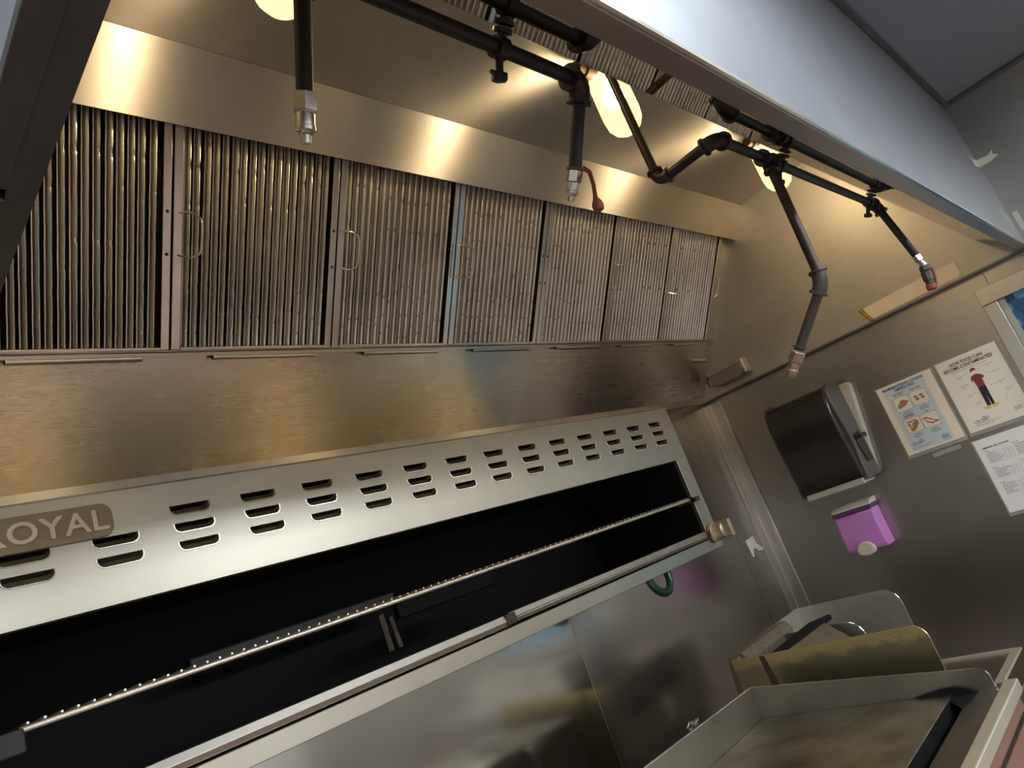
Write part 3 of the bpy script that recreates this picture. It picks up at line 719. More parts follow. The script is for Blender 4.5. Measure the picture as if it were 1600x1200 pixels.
# cast name plate
np_ = MB(); rr = 0.016; nx0, nx1, nz0, nz1 = 0.110, 0.338, 0.2445, 0.2935
pl = []
for cx_, cz_, a0 in ((nx1 - rr, nz1 - rr, 0), (nx0 + rr, nz1 - rr, 90), (nx0 + rr, nz0 + rr, 180), (nx1 - rr, nz0 + rr, 270)):
    for k in range(7):
        a = math.radians(a0 + 15 * k); pl.append((cx_ + rr * math.cos(a), BY - 0.0015, cz_ + rr * math.sin(a)))
npo = obj('name_plate', np_.prism(pl, (0, -0.005, 0)), M['brass'], br, bevel=0.001, label='cast bronze coloured name plate')
text_obj('letters', 'ROYAL', 0.0415, M['brass_hi'], npo, lambda x, y, z: (0.2560 + x * 1.09, BY - 0.0072 - z, 0.2553 + y), 0.0012, 'CENTER', 'raised cast letters ROYAL', 1.06, 0.0006)
# valve knob
kb = Vector((1.842, BY - 0.003, -0.075))
kn = obj('knob', MB().lathe(kb, (0, -1, 0), ((0, 0.026), (0.002, 0.0275), (0.010, 0.0275), (0.014, 0.024), (0.040, 0.0225), (0.042, 0.020)), 20), M['knob'], br, smooth=True)
q = []
for k in range(9):
    a = math.pi * k / 8; q.append((kb.x + 0.0085 * math.cos(a), 0, kb.z + 0.019 + 0.006 * math.sin(a)))
for k in range(9):
    a = math.pi + math.pi * k / 8; q.append((kb.x + 0.0085 * math.cos(a), 0, kb.z - 0.019 + 0.006 * math.sin(a)))
obj('knob_grip', MB().prism([(x, kb.y - 0.018, z) for x, _, z in q], (0, -0.044, 0)), M['knob'], kn, bevel=0.0015)

# green coated loop behind the broiler
pts = [(1.808, 1.352, -0.1215), (1.815, 1.35, -0.150), (1.835, 1.35, -0.180), (1.863, 1.35, -0.197), (1.893, 1.35, -0.197), (1.915, 1.352, -0.176), (1.925, 1.355, -0.145), (1.926, 1.358, -0.1215), (1.910, 1.400, -0.1250)]
pp = []
for i in range(len(pts) - 1):
    p0, p1, p2, p3 = (Vector(pts[max(0, min(len(pts)-1, i + k))]) for k in (-1, 0, 1, 2))
    for s in (0, .25, .5, .75):
        pp.append(0.5 * ((2*p1) + (p2-p0)*s + (2*p0-5*p1+4*p2-p3)*s*s + (3*p1-p0-3*p2+p3)*s**3))
tag(obj('hose_loop', MB().tube(pp, 0.0125, 12), M['hose'], None, smooth=True), 'dark green coated gas hose loop showing below the broiler', 'hose')

# ------------------------------------------------------------------ things on the back wall
tag(obj('paper_scrap', MB().prism([(2.868, YB - 0.001, -0.192), (2.945, YB - 0.001, -0.186), (2.950, YB - 0.001, -0.222), (2.990, YB - 0.001, -0.252), (2.975, YB - 0.001, -0.258), (2.945, YB - 0.001, -0.254), (2.920, YB - 0.001, -0.235), (2.905, YB - 0.001, -0.236), (2.890, YB - 0.001, -0.256), (2.884, YB - 0.001, -0.266), (2.874, YB - 0.001, -0.266)], (0, -0.0012, 0)), M['white']),
    'torn white paper label stuck on the steel back wall beside the corner', 'label')

# ------------------------------------------------------------------ things on the right wall
def W(y, z, d=0.0): return (XW - d, y, z)
def wpoly(name, yz, m, parent, d, th=0.0004, label=None):
    return obj(name, MB().prism([W(y, z, d) for y, z in yz], (-th, 0, 0)), m, parent, label=label)

# paper towel dispenser, smoky black cover
pt = thing('paper_towel_dispenser', 'smoky black paper towel dispenser on the steel right wall', 'dispenser', (XW, 1.13, -0.105))
side = [(0.000, 0.262), (0.060, 0.278), (0.120, 0.276), (0.165, 0.262), (0.194, 0.232), (0.204, 0.190), (0.201, 0.145), (0.188, 0.095), (0.170, 0.050), (0.158, 0.010), (0.152, -0.040), (0.146, -0.085), (0.138, -0.100), (0.060, -0.100), (0.0, -0.100)]
back = [(d, z) for d, z in side if d >= 0.06]
def cover(y0, y1, pts, inset=0.0):
    return MB().prism([(XW - d, y0, z) for d, z in pts], (0, y1 - y0, 0))
cv = [(0.055, 0.276), (0.120, 0.279), (0.170, 0.271), (0.198, 0.248), (0.212, 0.205), (0.218, 0.145), (0.214, 0.085), (0.205, 0.025), (0.198, -0.040), (0.196, -0.085), (0.188, -0.102), (0.055, -0.080)]
obj('cover', cover(0.998, 1.262, cv), M['plastic'], pt, smooth=True, bevel=0.010, seg=3)
sd = [(0.030, 0.288), (0.110, 0.292), (0.160, 0.280), (0.188, 0.250), (0.192, 0.205), (0.178, 0.135), (0.162, 0.070), (0.160, 0.010), (0.176, -0.050), (0.182, -0.110), (0.030, -0.112)]
obj('side_cheek', cover(0.988, 1.006, sd), M['plastic_grey'], pt, smooth=True, bevel=0.004)
obj('side_cheek', cover(1.256, 1.268, sd), M['plastic_grey'], pt, smooth=True, bevel=0.004)
obj('back_plate', MB().prism([(XW - 0.001, 0.945, 0.258), (XW - 0.001, 0.96, 0.268), (XW - 0.001, 1.270, 0.268), (XW - 0.001, 1.270, -0.105), (XW - 0.001, 0.998, -0.105)], (-0.035, 0, 0)), M['plastic_beige'], pt, bevel=0.006)
obj('paper_slot', MB().box(XW - 0.185, XW - 0.06, 1.010, 1.246, -0.124, -0.100), M['plastic_beige'], pt, bevel=0.004, label='pale strip of paper towel at the outlet')
lv = obj('lever', MB().prism([(XW - 0.140, 0.982, 0.060), (XW - 0.075, 0.982, 0.072), (XW - 0.062, 0.982, 0.010), (XW - 0.064, 0.982, -0.052), (XW - 0.118, 0.982, -0.052), (XW - 0.138, 0.982, 0.0)], (0, 0.012, 0)), M['plastic'], pt, bevel=0.002)
obj('lever_tab', MB().box(XW - 0.140, XW - 0.075, 0.960, 0.988, 0.040, 0.058), M['iron_brown'], lv, bevel=0.002)

# purple soap dispenser
sd_ = thing('soap_dispenser', 'pink purple soap dispenser with a cream push button below the towel dispenser', 'dispenser', (XW, 1.15, -0.385))
pr = [(0.0, -0.222), (0.075, -0.222), (0.085, -0.23), (0.092, -0.30), (0.090, -0.36), (0.080, -0.376), (0.0, -0.378)]
obj('body', MB().prism([(XW - d - 0.001, 1.066, z) for d, z in pr], (0, 0.158, 0)), M['purple'], sd_, bevel=0.012, seg=3, smooth=True)
obj('band', MB().prism([(XW - d - 0.001, 1.064, z) for d, z in ((0, -0.208), (0.085, -0.208), (0.089, -0.222), (0, -0.222))], (0, 0.162, 0)), M['purple_dark'], sd_, bevel=0.003)
obj('lid', MB().prism([(XW - d - 0.001, 1.063, z) for d, z in ((0, -0.184), (0.055, -0.188), (0.080, -0.198), (0.086, -0.2075), (0, -0.2075))], (0, 0.164, 0)), M['cream'], sd_, bevel=0.004)
bt_ = []
for k in range(13):
    a = math.pi * k / 12; bt_.append((XW - 0.085, 1.149 - 0.036 * math.cos(a), -0.372 + 0.036 * math.sin(a)))
for k in range(1, 8):
    a = math.pi * k / 8; bt_.append((XW - 0.085, 1.149 + 0.036 * math.cos(a), -0.372 - 0.018 * math.sin(a)))
obj('push_button', MB().prism(bt_, (-0.018, 0, 0)), M['cream'], sd_, bevel=0.004, smooth=True, label='cream half round push button')

# posters
def poster(name, label, y0, z1, wd, ht, paper, tilt=0.0, sleeve=True):
    t = thing(name, label, 'poster', (XW, y0 - wd/2, z1 - ht))
    def F(u, v, d=0.0):
        a = tilt; du, dv = u * wd, v * ht
        return (XW - 0.003 - d, y0 - (du * math.cos(a) - dv * math.sin(a)), z1 - (dv * math.cos(a) + du * math.sin(a)))
    if sleeve:
        obj('sleeve', MB().prism([F(-0.025, -0.012, -0.002), F(1.03, -0.012, -0.002), F(1.03, 1.045, -0.002), F(-0.025, 1.045, -0.002)], (-0.001, 0, 0)), M['film'], t, label='clear plastic sleeve')
    obj('sheet', MB().prism([F(0, 0), F(1, 0), F(1, 1), F(0, 1)], (-0.0005, 0, 0)), paper, t)
    return t, F
def shape(t, F, name, uv, m, d=0.001, label=None):
    return obj(name, MB().prism([F(u, v, d) for u, v in uv], (-0.0002, 0, 0)), m, t, label=label)
def lines(t, F, name, rows, m, d=0.0012, th=0.0042):
    mb = MB()
    for u0, u1, v in rows:
        # a greeked line of print: short dashes of word length
        u = u0; rnd = random.Random(int(u0 * 1000 + v * 7919))
        while u < u1 - 0.004:
            l = min(rnd.uniform(0.02, 0.055), u1 - u)
            mb.prism([F(u, v - th, d), F(u + l, v - th, d), F(u + l, v + th, d), F(u, v + th, d)], (-0.0001, 0, 0))
            u += l + 0.009
    return obj(name, mb, m, t)
def oval(cu, cv_, ru, rv, n=16, rot=0.0, asp=1.0):
    return [(cu + ru * math.cos(2*math.pi*k/n) * math.cos(rot) - rv * math.sin(2*math.pi*k/n) * math.sin(rot) / 1.0,
             cv_ + ru * math.cos(2*math.pi*k/n) * math.sin(rot) + rv * math.sin(2*math.pi*k/n) * math.cos(rot)) for k in range(n)]
def rbox(u0, u1, v0, v1, r=0.03):
    pts = []
    for cu, cv_, a0 in ((u1-r, v1-r, 0), (u0+r, v1-r, 90), (u0+r, v0+r, 180), (u1-r, v0+r, 270)):
        for k in range(4):
            a = math.radians(a0 + 30*k); pts.append((cu + r*math.cos(a), cv_ + r*math.sin(a)))
    return pts
def ptext(t, F, name, body, u, v, size, m, align='CENTER', wd=0.21, ht=0.279, spacing=1.0, bold=0.0, sx=1.0):
    return text_obj(name, body, size, m, t, lambda x, y, z: F(u + x * sx / wd, v - y / ht, 0.0014), 0.0, align, None, spacing, bold)
def logo(t, F, u, v, m=None, wd=0.21, ht=0.279):
    m = M['inkblue']
    ptext(t, F, 'logo_text', 'ServSafe', u + 0.008, v + 0.014, 0.0098, m, bold=0.0002, sx=1.1)
    mb = MB(); n = 14
    for a0, a1 in ((150, 335), (-30 + 360, 385), (20, 75)):
        P_ = []
        for k in range(n + 1):
            a = math.radians(a0 + (a1 - a0) * k / n); P_.append((u + 0.125 * math.cos(a), v - 0.028 * math.sin(a) - 0.004 * math.cos(a)))
        Q_ = [(u + (p - u) * 1.0, q + 0.007) for p, q in P_[::-1]]
        ring = P_ + Q_
        for k in range(n):
            mb.add([F(*P_[k], 0.0012), F(*P_[k+1], 0.0012), F(P_[k+1][0], P_[k+1][1] + 0.007, 0.0012), F(P_[k][0], P_[k][1] + 0.007, 0.0012)], [(0, 1, 2, 3)])
    obj('logo_swoosh', mb, m, t)

# poster 1: cooking temperatures
t, F = poster('wall_poster', 'cream and pale blue cooking temperatures poster with four food pictures', 0.878, 0.190, 0.208, 0.277, M['paper_cream'])
shape(t, F, 'blue_field', [(0.11, 0.03), (0.84, 0.03), (0.84, 0.975), (0.11, 0.975)], M['blueprint'], 0.0007)
ptext(t, F, 'title', 'MINIMUM INTERNAL COOKING', 0.475, 0.068, 0.0150, M['inkblue'], bold=0.0004, sx=0.74)
ptext(t, F, 'title', 'TEMPERATURES', 0.475, 0.117, 0.0150, M['inkblue'], bold=0.0004, sx=0.74)
for cu, cv_, rows in ((0.327, 0.309, 3), (0.631, 0.302, 2), (0.324, 0.631, 2), (0.628, 0.637, 1)):
    shape(t, F, 'picture_frame', rbox(cu - 0.148, cu + 0.148, cv_ - 0.103, cv_ + 0.103), M['inktan'], 0.0009)
    shape(t, F, 'picture', rbox(cu - 0.142, cu + 0.142, cv_ - 0.098, cv_ + 0.098), M['inkskin'], 0.0011)
    if cv_ < 0.5 or rows > 1:
        lines(t, F, 'print_lines', [(cu - 0.10 + 0.01*k, cu + 0.10 - 0.01*k, cv_ - 0.126 - 0.0175 * (rows - 1 - k)) for k in range(rows)], M['inkred'])
    else:
        ptext(t, F, 'caption', 'FISH', cu, cv_ - 0.115, 0.0075, M['inkred'], bold=0.0002)
    lines(t, F, 'print_lines', [(cu - 0.06, cu + 0.06, cv_ + 0.125), (cu - 0.09, cu + 0.09, cv_ + 0.147), (cu - 0.07, cu + 0.07, cv_ + 0.169)], M['inkblue'])
shape(t, F, 'roast_picture', [(0.215, 0.345), (0.235, 0.310), (0.275, 0.290), (0.300, 0.262), (0.345, 0.252), (0.385, 0.270), (0.435, 0.290), (0.440, 0.302), (0.405, 0.312), (0.385, 0.335), (0.320, 0.350), (0.235, 0.362)], M['inktan'], 0.0014)
shape(t, F, 'plate_picture', [(0.53, 0.345), (0.51, 0.262), (0.75, 0.262), (0.735, 0.345)], M['inkskin'], 0.0012)
for cu, cv_ in ((0.575, 0.283), (0.672, 0.279), (0.590, 0.320), (0.690, 0.318)):
    shape(t, F, 'patty_picture', oval(cu, cv_, 0.036, 0.018), M['inktan'], 0.0014)
shape(t, F, 'steak_picture', [(0.235, 0.560), (0.320, 0.565), (0.385, 0.555), (0.430, 0.590), (0.425, 0.625), (0.370, 0.670), (0.320, 0.705), (0.265, 0.712), (0.245, 0.690), (0.255, 0.640), (0.225, 0.600)], M['inktan'], 0.0014)
shape(t, F, 'bone_picture', [(0.235, 0.575), (0.295, 0.590), (0.365, 0.572), (0.372, 0.582), (0.310, 0.605), (0.290, 0.665), (0.275, 0.662), (0.285, 0.605), (0.238, 0.590)], M['inkskin'], 0.0017)
fish = [(0.500, 0.585), (0.545, 0.592), (0.575, 0.582), (0.600, 0.610), (0.640, 0.625), (0.680, 0.655), (0.735, 0.675), (0.748, 0.664), (0.742, 0.700), (0.720, 0.688), (0.655, 0.690), (0.630, 0.700), (0.600, 0.682), (0.555, 0.660), (0.535, 0.620)]
shape(t, F, 'fish_picture', fish, M['inkred2'], 0.0014)
shape(t, F, 'fish_belly', [(0.535, 0.600), (0.580, 0.612), (0.640, 0.645), (0.690, 0.673), (0.640, 0.678), (0.580, 0.655), (0.552, 0.628)], M['inkskin'], 0.0017)
logo(t, F, 0.245, 0.865)
lines(t, F, 'print_lines', [(0.66, 0.78, 0.885 + 0.012 * k) for k in range(5)], M['inkblue'], th=0.0035)
lines(t, F, 'print_lines', [(0.12, 0.50, 0.925), (0.12, 0.42, 0.945), (0.66, 0.80, 0.955)], M['inkblue'], th=0.0022)

# poster 2: contamination, a man in a maroon shirt
t, F = poster('wall_poster', 'ivory food contamination poster with a standing man in a maroon shirt', 0.650, 0.192, 0.208, 0.277, M['paper2'])
ptext(t, F, 'title', 'HOW FOOD CAN', 0.480, 0.105, 0.0175, M['ink'], bold=0.0003, sx=0.80)
ptext(t, F, 'title', 'BECOME CONTAMINATED', 0.480, 0.163, 0.0175, M['ink'], bold=0.0003, sx=0.80)
lines(t, F, 'print_lines', [(0.17, 0.79, 0.190)], M['inkgrey'], th=0.003)
shape(t, F, 'head_picture', oval(0.500, 0.262, 0.035, 0.034, 14), M['inkskin'], 0.0010)
shape(t, F, 'arm_picture', [(0.445, 0.300), (0.375, 0.385), (0.392, 0.392), (0.470, 0.312)], M['inkskin'], 0.0010)
shape(t, F, 'arm_picture', [(0.570, 0.365), (0.585, 0.365), (0.620, 0.470), (0.612, 0.500), (0.597, 0.480)], M['inkskin'], 0.0010)
shape(t, F, 'hair_picture', [(0.458, 0.262), (0.455, 0.235), (0.478, 0.215), (0.515, 0.213), (0.545, 0.232), (0.545, 0.255), (0.520, 0.248), (0.490, 0.252)], M['inkred'], 0.0014)
shape(t, F, 'shirt_picture', [(0.405, 0.345), (0.440, 0.312), (0.500, 0.298), (0.555, 0.312), (0.615, 0.350), (0.595, 0.385), (0.570, 0.375), (0.565, 0.475), (0.445, 0.475), (0.440, 0.378), (0.420, 0.385)], M['inkred'], 0.0012)
shape(t, F, 'trousers_picture', [(0.445, 0.476), (0.565, 0.476), (0.562, 0.735), (0.515, 0.742), (0.508, 0.60), (0.498, 0.742), (0.440, 0.735)], M['ink'], 0.0012)
shape(t, F, 'shoe_picture', oval(0.430, 0.757, 0.058, 0.018, 14, 0.15), M['inkyellow'], 0.0014)
shape(t, F, 'shoe_picture', oval(0.562, 0.757, 0.058, 0.018, 14, -0.15), M['inkyellow'], 0.0014)
lines(t, F, 'print_lines', [(u0, u0 + l, v) for (u0, l, v, n) in ((0.215, 0.09, 0.268, 2), (0.20, 0.15, 0.395, 2), (0.235, 0.15, 0.53, 2), (0.295, 0.10, 0.655, 2), (0.705, 0.12, 0.232, 3), (0.725, 0.15, 0.352, 1), (0.76, 0.12, 0.49, 3), (0.80, 0.12, 0.615, 2))] +
      [(u0 + 0.015, u0 + 0.08, v + 0.024) for (u0, v) in ((0.215, 0.268), (0.20, 0.395), (0.235, 0.53), (0.295, 0.655), (0.705, 0.232), (0.76, 0.49), (0.80, 0.615))], M['inkgrey'], th=0.003)
mb = MB()
for (u0, v0, u1, v1) in ((0.31, 0.265, 0.455, 0.255), (0.55, 0.255, 0.70, 0.235), (0.58, 0.285, 0.72, 0.352), (0.36, 0.50, 0.44, 0.40), (0.40, 0.635, 0.44, 0.49), (0.63, 0.50, 0.75, 0.50), (0.80, 0.66, 0.74, 0.73)):
    dx_, dv_ = u1 - u0, v1 - v0; L_ = math.hypot(dx_, dv_); nx_, nv_ = -dv_ / L_ * 0.0015, dx_ / L_ * 0.0015
    mb.add([F(u0 + nx_, v0 + nv_, 0.001), F(u1 + nx_, v1 + nv_, 0.001), F(u1 - nx_, v1 - nv_, 0.001), F(u0 - nx_, v0 - nv_, 0.001)], [(0, 1, 2, 3)])
obj('pointer_lines', mb, M['inkgrey'], t)
logo(t, F, 0.25, 0.873)
lines(t, F, 'print_lines', [(0.78, 0.90, 0.865 + 0.013 * k) for k in range(4)] + [(0.14, 0.55, 0.925), (0.14, 0.42, 0.945)], M['inkgrey'], th=0.0028)

# poster 3: cleaning checklist
t, F = poster('wall_poster', 'plain white typed cleaning checklist in a clear sleeve at the right edge', 0.660, -0.116, 0.208, 0.272, M['paper3'], 0.0)
ptext(t, F, 'title', 'LIMPIEZA DE COCINA', 0.30, 0.135, 0.0086, M['ink'], bold=0.0002, sx=1.05)
rows = []; grid = MB()
for bu in (0.10, 0.55):
    for bv, n in ((0.165, 5), (0.40, 4), (0.60, 5)):
        rows.append((bu - 0.01, bu + 0.08, bv))
        for k in range(n):
            rows.append((bu + 0.01, bu + 0.01 + random.uniform(0.12, 0.24), bv + 0.030 + 0.030 * k))
            grid.add([F(bu + 0.0, bv + 0.043 + 0.03 * k, 0.001), F(bu + 0.40, bv + 0.043 + 0.03 * k, 0.001), F(bu + 0.40, bv + 0.045 + 0.03 * k, 0.001), F(bu, bv + 0.045 + 0.03 * k, 0.001)], [(0, 1, 2, 3)])
        for gu in (0.28, 0.34, 0.40):
            grid.add([F(bu + gu, bv + 0.013, 0.001), F(bu + gu + 0.003, bv + 0.013, 0.001), F(bu + gu + 0.003, bv + 0.045 + 0.03 * (n - 1), 0.001), F(bu + gu, bv + 0.045 + 0.03 * (n - 1), 0.001)], [(0, 1, 2, 3)])
lines(t, F, 'print_lines', rows, M['inkgrey'], th=0.004)
obj('table_lines', grid, M['inkgrey'], t)

# bits of clear tape and marks near the posters
tag(obj('tape_strip', MB().prism([W(0.80, -0.108, 0.001), W(0.70, -0.106, 0.001), W(0.70, -0.122, 0.001), W(0.80, -0.124, 0.001)], (-0.0008, 0, 0)), M['film']), 'clear tape strip on the wall just under the cooking temperatures poster', 'tape')

# beige tape strip along the bottom of the hood's end panel
bt2 = thing('end_panel_tape', 'wide beige tape strip along the bottom edge of the hood end panel', 'tape', (XE, 0.60, 0.450))
obj('tape', MB().prism([(XE - 0.001, 0.764, 0.450), (XE - 0.001, 0.772, 0.502), (XE - 0.001, 0.600, 0.508), (XE - 0.001, 0.432, 0.508), (XE - 0.001, 0.430, 0.452)], (-0.002, 0, 0)), M['tape'], bt2)
obj('curled_end', MB().tube([(XE - 0.007, 0.763, 0.447), (XE - 0.008, 0.784, 0.503)], 0.0075, 10), M['tape_gold'], bt2, smooth=True, label='glossy brown curled tape end')
obj('folded_corner', MB().prism([(XE - 0.003, 0.426, 0.512), (XE - 0.003, 0.466, 0.498), (XE - 0.003, 0.422, 0.450)], (-0.003, 0, 0)), M['tape'], bt2)

# grease cup on the end panel
gc = thing('grease_cup', 'small steel grease cup clipped low on the hood end panel', 'cup', (XE, 1.40, 0.47))
cp = [(1.480, 0.532), (1.300, 0.532), (1.318, 0.480), (1.335, 0.470), (1.445, 0.470), (1.470, 0.482)]
obj('cup', MB().prism([(XE - 0.002, y, z) for y, z in cp], (-0.050, 0, 0)), M['sheet_dark'], gc, bevel=0.006, smooth=True)
obj('cup_end', MB().box(XE - 0.055, XE - 0.002, 1.292, 1.308, 0.476, 0.545), M['trim'], gc, bevel=0.005)
obj('clip', MB().tube([(XE - 0.045, 1.482, 0.535), (XE - 0.03, 1.500, 0.515), (XE - 0.012, 1.505, 0.490)], 0.004, 8), M['trim'], gc, smooth=True)

# tape patch across the corner of hood face and right wall
tp = thing('corner_tape', 'pale masking tape patch across the corner seam above the hood lip', 'tape', (XW, 0.20, 0.77))
obj('tape', MB().prism([(3.048, 0.2165, 0.806), (2.950, 0.2165, 0.790), (2.900, 0.2165, 0.796), (2.915, 0.2165, 0.774), (2.900, 0.2165, 0.755), (2.955, 0.2165, 0.760), (3.048, 0.2165, 0.776)], (0, -0.001, 0)), M['tape_pale'], tp)
obj('tape', MB().prism([W(0.215, 0.806, 0.0005), W(0.180, 0.800, 0.0005), W(0.160, 0.812, 0.0005), W(0.166, 0.795, 0.0005), W(0.150, 0.785, 0.0005), W(0.180, 0.776, 0.0005), W(0.215, 0.776, 0.0005)], (-0.001, 0, 0)), M['tape_pale'], tp)
for i, (xx, z0, z1) in enumerate(((2.86, 0.525, 0.578), (2.93, 0.50, 0.56))):  # flat pale strips stand in for small clutter beside the corner
    tag(obj('pale_strip', MB().prism([(xx, 0.2165, z1), (xx + 0.028, 0.2165, z1), (xx + 0.028, 0.2165, z0), (xx, 0.2165, z0)], (0, -0.001, 0)), M['tape_pale']),
        ('yellowed tape scrap on the hood face left of the corner above the lip', 'second pale strip nearest the corner above the lip')[i], 'tape')
tag(obj('pale_strip', MB().prism([W(0.206, 0.575, 0.0005), W(0.190, 0.575, 0.0005), W(0.190, 0.505, 0.0005), W(0.206, 0.505, 0.0005)], (-0.001, 0, 0)), M['tape_pale']),
    'pale strip on the right wall just past the hood corner', 'tape')

# ------------------------------------------------------------------ griddle
GZ = -0.600
gr = thing('griddle', 'flat top griddle with low steel splash guards at the bottom right', 'griddle', (1.42, 0.9, -0.80))
GX0, GX1, GYB = 0.96, 1.90, 1.217
obj('cooking_plate', MB().box(GX0 + 0.004, GX1 - 0.002, 0.702, GYB - 0.002, GZ - 0.022, GZ), M['griddle'], gr, bevel=0.001)
obj('back_splash', MB().prism([(GX0, GYB, GZ - 0.16), (GX1, GYB, GZ - 0.16), (GX1, GYB, -0.516), (1.354, GYB, -0.502), (GX0, GYB, -0.50)], (0, 0.003, 0)), M['griddle_sheet'], gr)
obj('splash_hem', MB().tube([(GX0, GYB + 0.002, -0.500), (1.354, GYB + 0.002, -0.502), (GX1, GYB + 0.002, -0.516)], 0.0028, 8), M['bright'], gr, smooth=True)
def guard(x, th, ys, yf, zt_b, zt_f, zb, rad=0.022):
    pts = [(x, ys, zb), (x, ys, zt_b)]
    for k in range(6):
        a = math.pi/2 + (math.pi/2) * k / 5
        pts.append((x, yf + rad + rad * math.cos(a), zt_f - rad + rad * math.sin(a)))
    pts.append((x, yf, zb)); return MB().prism(pts, (th, 0, 0)), pts
for xx in (GX0, GX1):
    mb, pts = guard(xx, 0.003, GYB, 0.608, -0.515, -0.553, GZ - 0.16)
    sg = obj('side_splash', mb, M['griddle_sheet'], gr)
    obj('splash_edge', MB().tube([(p[0] + 0.0015, p[1], p[2]) for p in pts[1:]], 0.0018, 6), M['bright'], sg)
obj('grease_trough', MB().box(GX0 + 0.003, GX1 - 0.001, 0.669, 0.7015, GZ - 0.055, GZ - 0.050).box(GX0 + 0.003, GX1 - 0.001, 0.6995, 0.7018, GZ - 0.05, GZ - 0.001).box(GX0 + 0.003, GX1 - 0.001, 0.667, 0.669, GZ - 0.055, GZ - 0.012), M['crust'], gr)
obj('landing', MB().prism([(GX0 + 0.003, 0.668, GZ - 0.010), (GX0 + 0.003, 0.612, GZ + 0.008), (GX0 + 0.003, 0.584, GZ + 0.011), (GX0 + 0.003, 0.584, GZ - 0.02), (GX0 + 0.003, 0.668, GZ - 0.02)], (GX1 - GX0 - 0.004, 0, 0)), M['griddle_sheet'], gr)
obj('front_rail', MB().box(GX0, GX1, 0.555, 0.5838, GZ - 0.012, GZ + 0.016), M['rail'], gr, bevel=0.003)
obj('body', MB().box(GX0 + 0.002, GX1 - 0.002, 0.60, GYB - 0.01, -0.80, GZ - 0.06), M['griddle_sheet'], gr)
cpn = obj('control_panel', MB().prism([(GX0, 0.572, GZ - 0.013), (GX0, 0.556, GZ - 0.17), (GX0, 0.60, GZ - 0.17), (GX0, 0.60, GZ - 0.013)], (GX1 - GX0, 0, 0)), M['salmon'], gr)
mb = MB()
for k in range(75):
    x = GX1 - 0.035 - 0.0115 * k; yf = 0.5675
    mb.prism([(x, yf - 0.0008, GZ - 0.046), (x + 0.0045, yf - 0.0008, GZ - 0.046), (x + 0.0045, yf - 0.0018, GZ - 0.056), (x, yf - 0.0018, GZ - 0.056)], (0, 0.001, 0))
o = obj('vent_slots', mb, M['gasket'], cpn); o['kind'] = 'stuff'
obj('valve_stem', MB().lathe((1.842, 0.562, GZ - 0.105), (0, -1, 0), ((0, 0.010), (0.004, 0.010), (0.005, 0.0055), (0.035, 0.0055), (0.036, 0.0035)), 10), M['knob'], cpn, smooth=True)
obj('burnt_grease', MB().prism([(1.896, 0.79, GZ + 0.002), (1.896, 0.725, GZ + 0.014), (1.896, 0.69, GZ + 0.016), (1.896, 0.665, GZ + 0.008), (1.896, 0.645, GZ - 0.003), (1.896, 0.70, GZ - 0.004)], (-0.003, 0, 0))
    .prism([(1.897, 0.70, GZ - 0.004), (1.860, 0.703, GZ - 0.004), (1.820, 0.669, GZ - 0.0095), (1.850, 0.650, GZ - 0.004), (1.897, 0.650, GZ - 0.004)], (0, 0, 0.002)), M['crust'], gr)
tag(obj('gas_fitting', MB().lathe((1.640, 1.262, -0.54), (0, 0, 1), ((0, 0.010), (0.012, 0.010), (0.013, 0.016), (0.026, 0.016), (0.030, 0.010), (0.036, 0.006)), 12).tube([(1.640, 1.262, -0.75), (1.640, 1.262, -0.535)], 0.008, 10).tube([(1.640, 1.262, -0.516), (1.670, 1.262, -0.510), (1.676, 1.262, -0.54)], 0.006, 8), M['bright'], smooth=True),
    'small chrome gas fitting standing behind the griddle back splash', 'fitting')

# ------------------------------------------------------------------ charbroiler beyond it
cb = thing('charbroiler', 'charbroiler with heat tinted left guard and tall rounded steel right guard', 'grill', (2.28, 1.0, -0.80))
CX0, CX1 = 2.0, 2.565
obj('body', MB().box(CX0, CX1, 0.70, 1.30, -0.80, -0.735), M['griddle_sheet'], cb)
obj('rim', MB().box(CX1 - 0.014, CX1 - 0.0005, 0.70, 1.30, -0.735, -0.703).box(CX0, CX1 - 0.014, 0.70, 0.725, -0.735, -0.703), M['rail'], cb, bevel=0.001)
obj('front_rail', MB().box(CX0 - 0.08, CX1, 0.645, 0.699, -0.745, -0.706), M['bright'], cb, bevel=0.003)
obj('well', MB().box(CX0 + 0.002, CX1 - 0.015, 0.726, 1.29, -0.7345, -0.712), M['griddle_sheet'], cb)
mb, pts = guard(CX0, 0.004, 1.308, 0.731, -0.4595, -0.4585, -0.72, 0.035)
go = obj('left_guard', mb, M['gold'], cb, label='gold brown heat tinted steel guard')
obj('guard_edge', MB().tube([(p[0] + 0.002, p[1], p[2]) for p in pts[1:]], 0.0022, 6), M['gold'], go)
obj('burnt_streak', MB().prism([(CX0 - 0.001, 1.212, -0.46), (CX0 - 0.001, 1.195, -0.46), (CX0 - 0.001, 1.180, -0.56), (CX0 - 0.001, 1.205, -0.56)], (0.0009, 0, 0)), M['sootbrown'], go)
mb, pts = guard(CX1, 0.004, 1.330, 0.968, -0.453, -0.456, -0.72, 0.055)
rg = obj('right_guard', mb, M['guard'], cb)
obj('guard_edge', MB().tube([(p[0] + 0.002, p[1], p[2]) for p in pts[1:]], 0.0018, 6), M['bright'], rg)
mb, pts = guard(2.30, 0.003, 1.29, 1.012, -0.478, -0.479, -0.72, 0.05)
md_ = obj('middle_guard', mb, M['sheet_dark'], cb)
obj('guard_edge', MB().tube([(p[0] + 0.0015, p[1], p[2]) for p in pts[1:]], 0.0016, 6), M['bright'], md_)
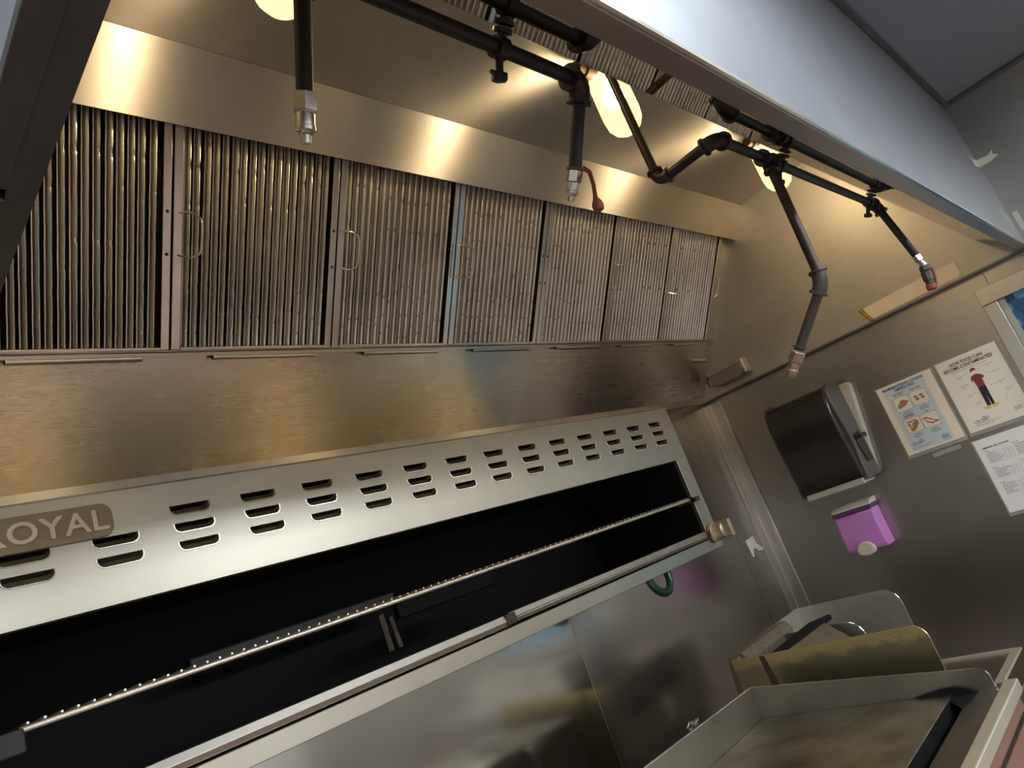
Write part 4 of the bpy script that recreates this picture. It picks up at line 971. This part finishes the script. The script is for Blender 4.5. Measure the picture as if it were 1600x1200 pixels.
obj('back_guard', MB().box(CX0 + 0.30, CX1, 1.330, 1.334, -0.72, -0.453).box(CX0 + 0.004, CX0 + 0.30, 1.306, 1.310, -0.72, -0.462), M['guard'], cb)
obj('grate', MB().box(CX0 + 0.006, 2.298, 0.98, 1.30, -0.60, -0.585).box(2.304, CX1 - 0.002, 1.02, 1.30, -0.60, -0.585), M['soot'], cb)
# what lies on it
rad = thing('grill_radiant', 'bent steel grill radiant with a black burnt crust on top, tilted in the charbroiler', 'radiant', (2.16, 1.12, -0.585))
obj('sheet', MB().prism([(2.010, 1.190, -0.475), (2.008, 1.112, -0.4555), (2.006, 1.030, -0.530), (2.006, 1.026, -0.534), (2.006, 1.060, -0.585), (2.010, 1.19, -0.585)], (0.262, 0, 0)), M['griddle_sheet'], rad, bevel=0.001)
obj('crust', MB().prism([(2.006, 1.196, -0.466), (2.0055, 1.116, -0.4520), (2.006, 1.109, -0.458), (2.007, 1.113, -0.470), (2.007, 1.190, -0.486)], (0.330, -0.004, 0.002)), M['crust'], rad, bevel=0.003, label='crumbly black burnt crust')
blk = MB().prism([(2.045, 1.285, -0.585), (2.045, 1.275, -0.475), (2.06, 1.300, -0.452), (2.06, 1.360, -0.46), (2.05, 1.37, -0.585)], (0.33, -0.005, 0.004))
tag(obj('greasy_block', blk, M['foil'], bevel=0.006), 'grey streaked grease caked metal block at the back of the charbroiler', 'block')

# ------------------------------------------------------------------ stand under the griddle and charbroiler
es = thing('equipment_stand', 'steel equipment stand under the griddle and charbroiler', 'stand', (1.76, 0.95, FL))
obj('stand_top', MB().box(0.94, 2.58, 0.62, 1.24, -0.83, -0.80), M['griddle_sheet'], es, bevel=0.003)
obj('undershelf', MB().box(0.96, 2.56, 0.66, 1.24, -1.30, -1.28), M['griddle_sheet'], es)
for lx in (0.98, 2.54):
    for ly in (0.66, 1.20):
        obj('leg', MB().tube([(lx, ly, FL), (lx, ly, -0.83)], 0.02, 12), M['griddle_sheet'], es, smooth=True)

# ------------------------------------------------------------------ unseen prep counter and bins, added to be mirrored in the back wall
pc = thing('added_prep_counter', 'unseen steel prep counter added along the right wall nearer the viewer', 'counter', (2.85, -0.2, FL))
obj('counter_top', MB().box(2.66, XW - 0.02, -0.9, 0.44, -0.70, -0.66), M['griddle_sheet'], pc, bevel=0.004)
for lx in (2.69, XW - 0.05):
    for ly in (-0.86, 0.40):
        obj('leg', MB().tube([(lx, ly, FL), (lx, ly, -0.70)], 0.018, 12), M['griddle_sheet'], pc, smooth=True)
for i, (y0, lab) in enumerate(((0.16, 'added white food bin on the prep counter nearest the charbroiler'), (-0.10, 'added white food bin on the prep counter, middle of three'), (-0.36, 'added white food bin on the prep counter farthest from the charbroiler'))):
    fbn = thing('added_food_bin', lab, 'bin', (2.86, y0 + 0.11, -0.66), 'added white food bins on the prep counter')
    obj('tub', MB().prism([(2.74, y0, -0.66), (2.98, y0, -0.66), (2.99, y0, -0.50), (2.73, y0, -0.50)], (0, 0.23, 0)), M['white'], fbn, bevel=0.006)
    obj('lid', MB().box(2.722, 2.998, y0 - 0.006, y0 + 0.236, -0.50, -0.488), M['cream'], fbn, bevel=0.004)
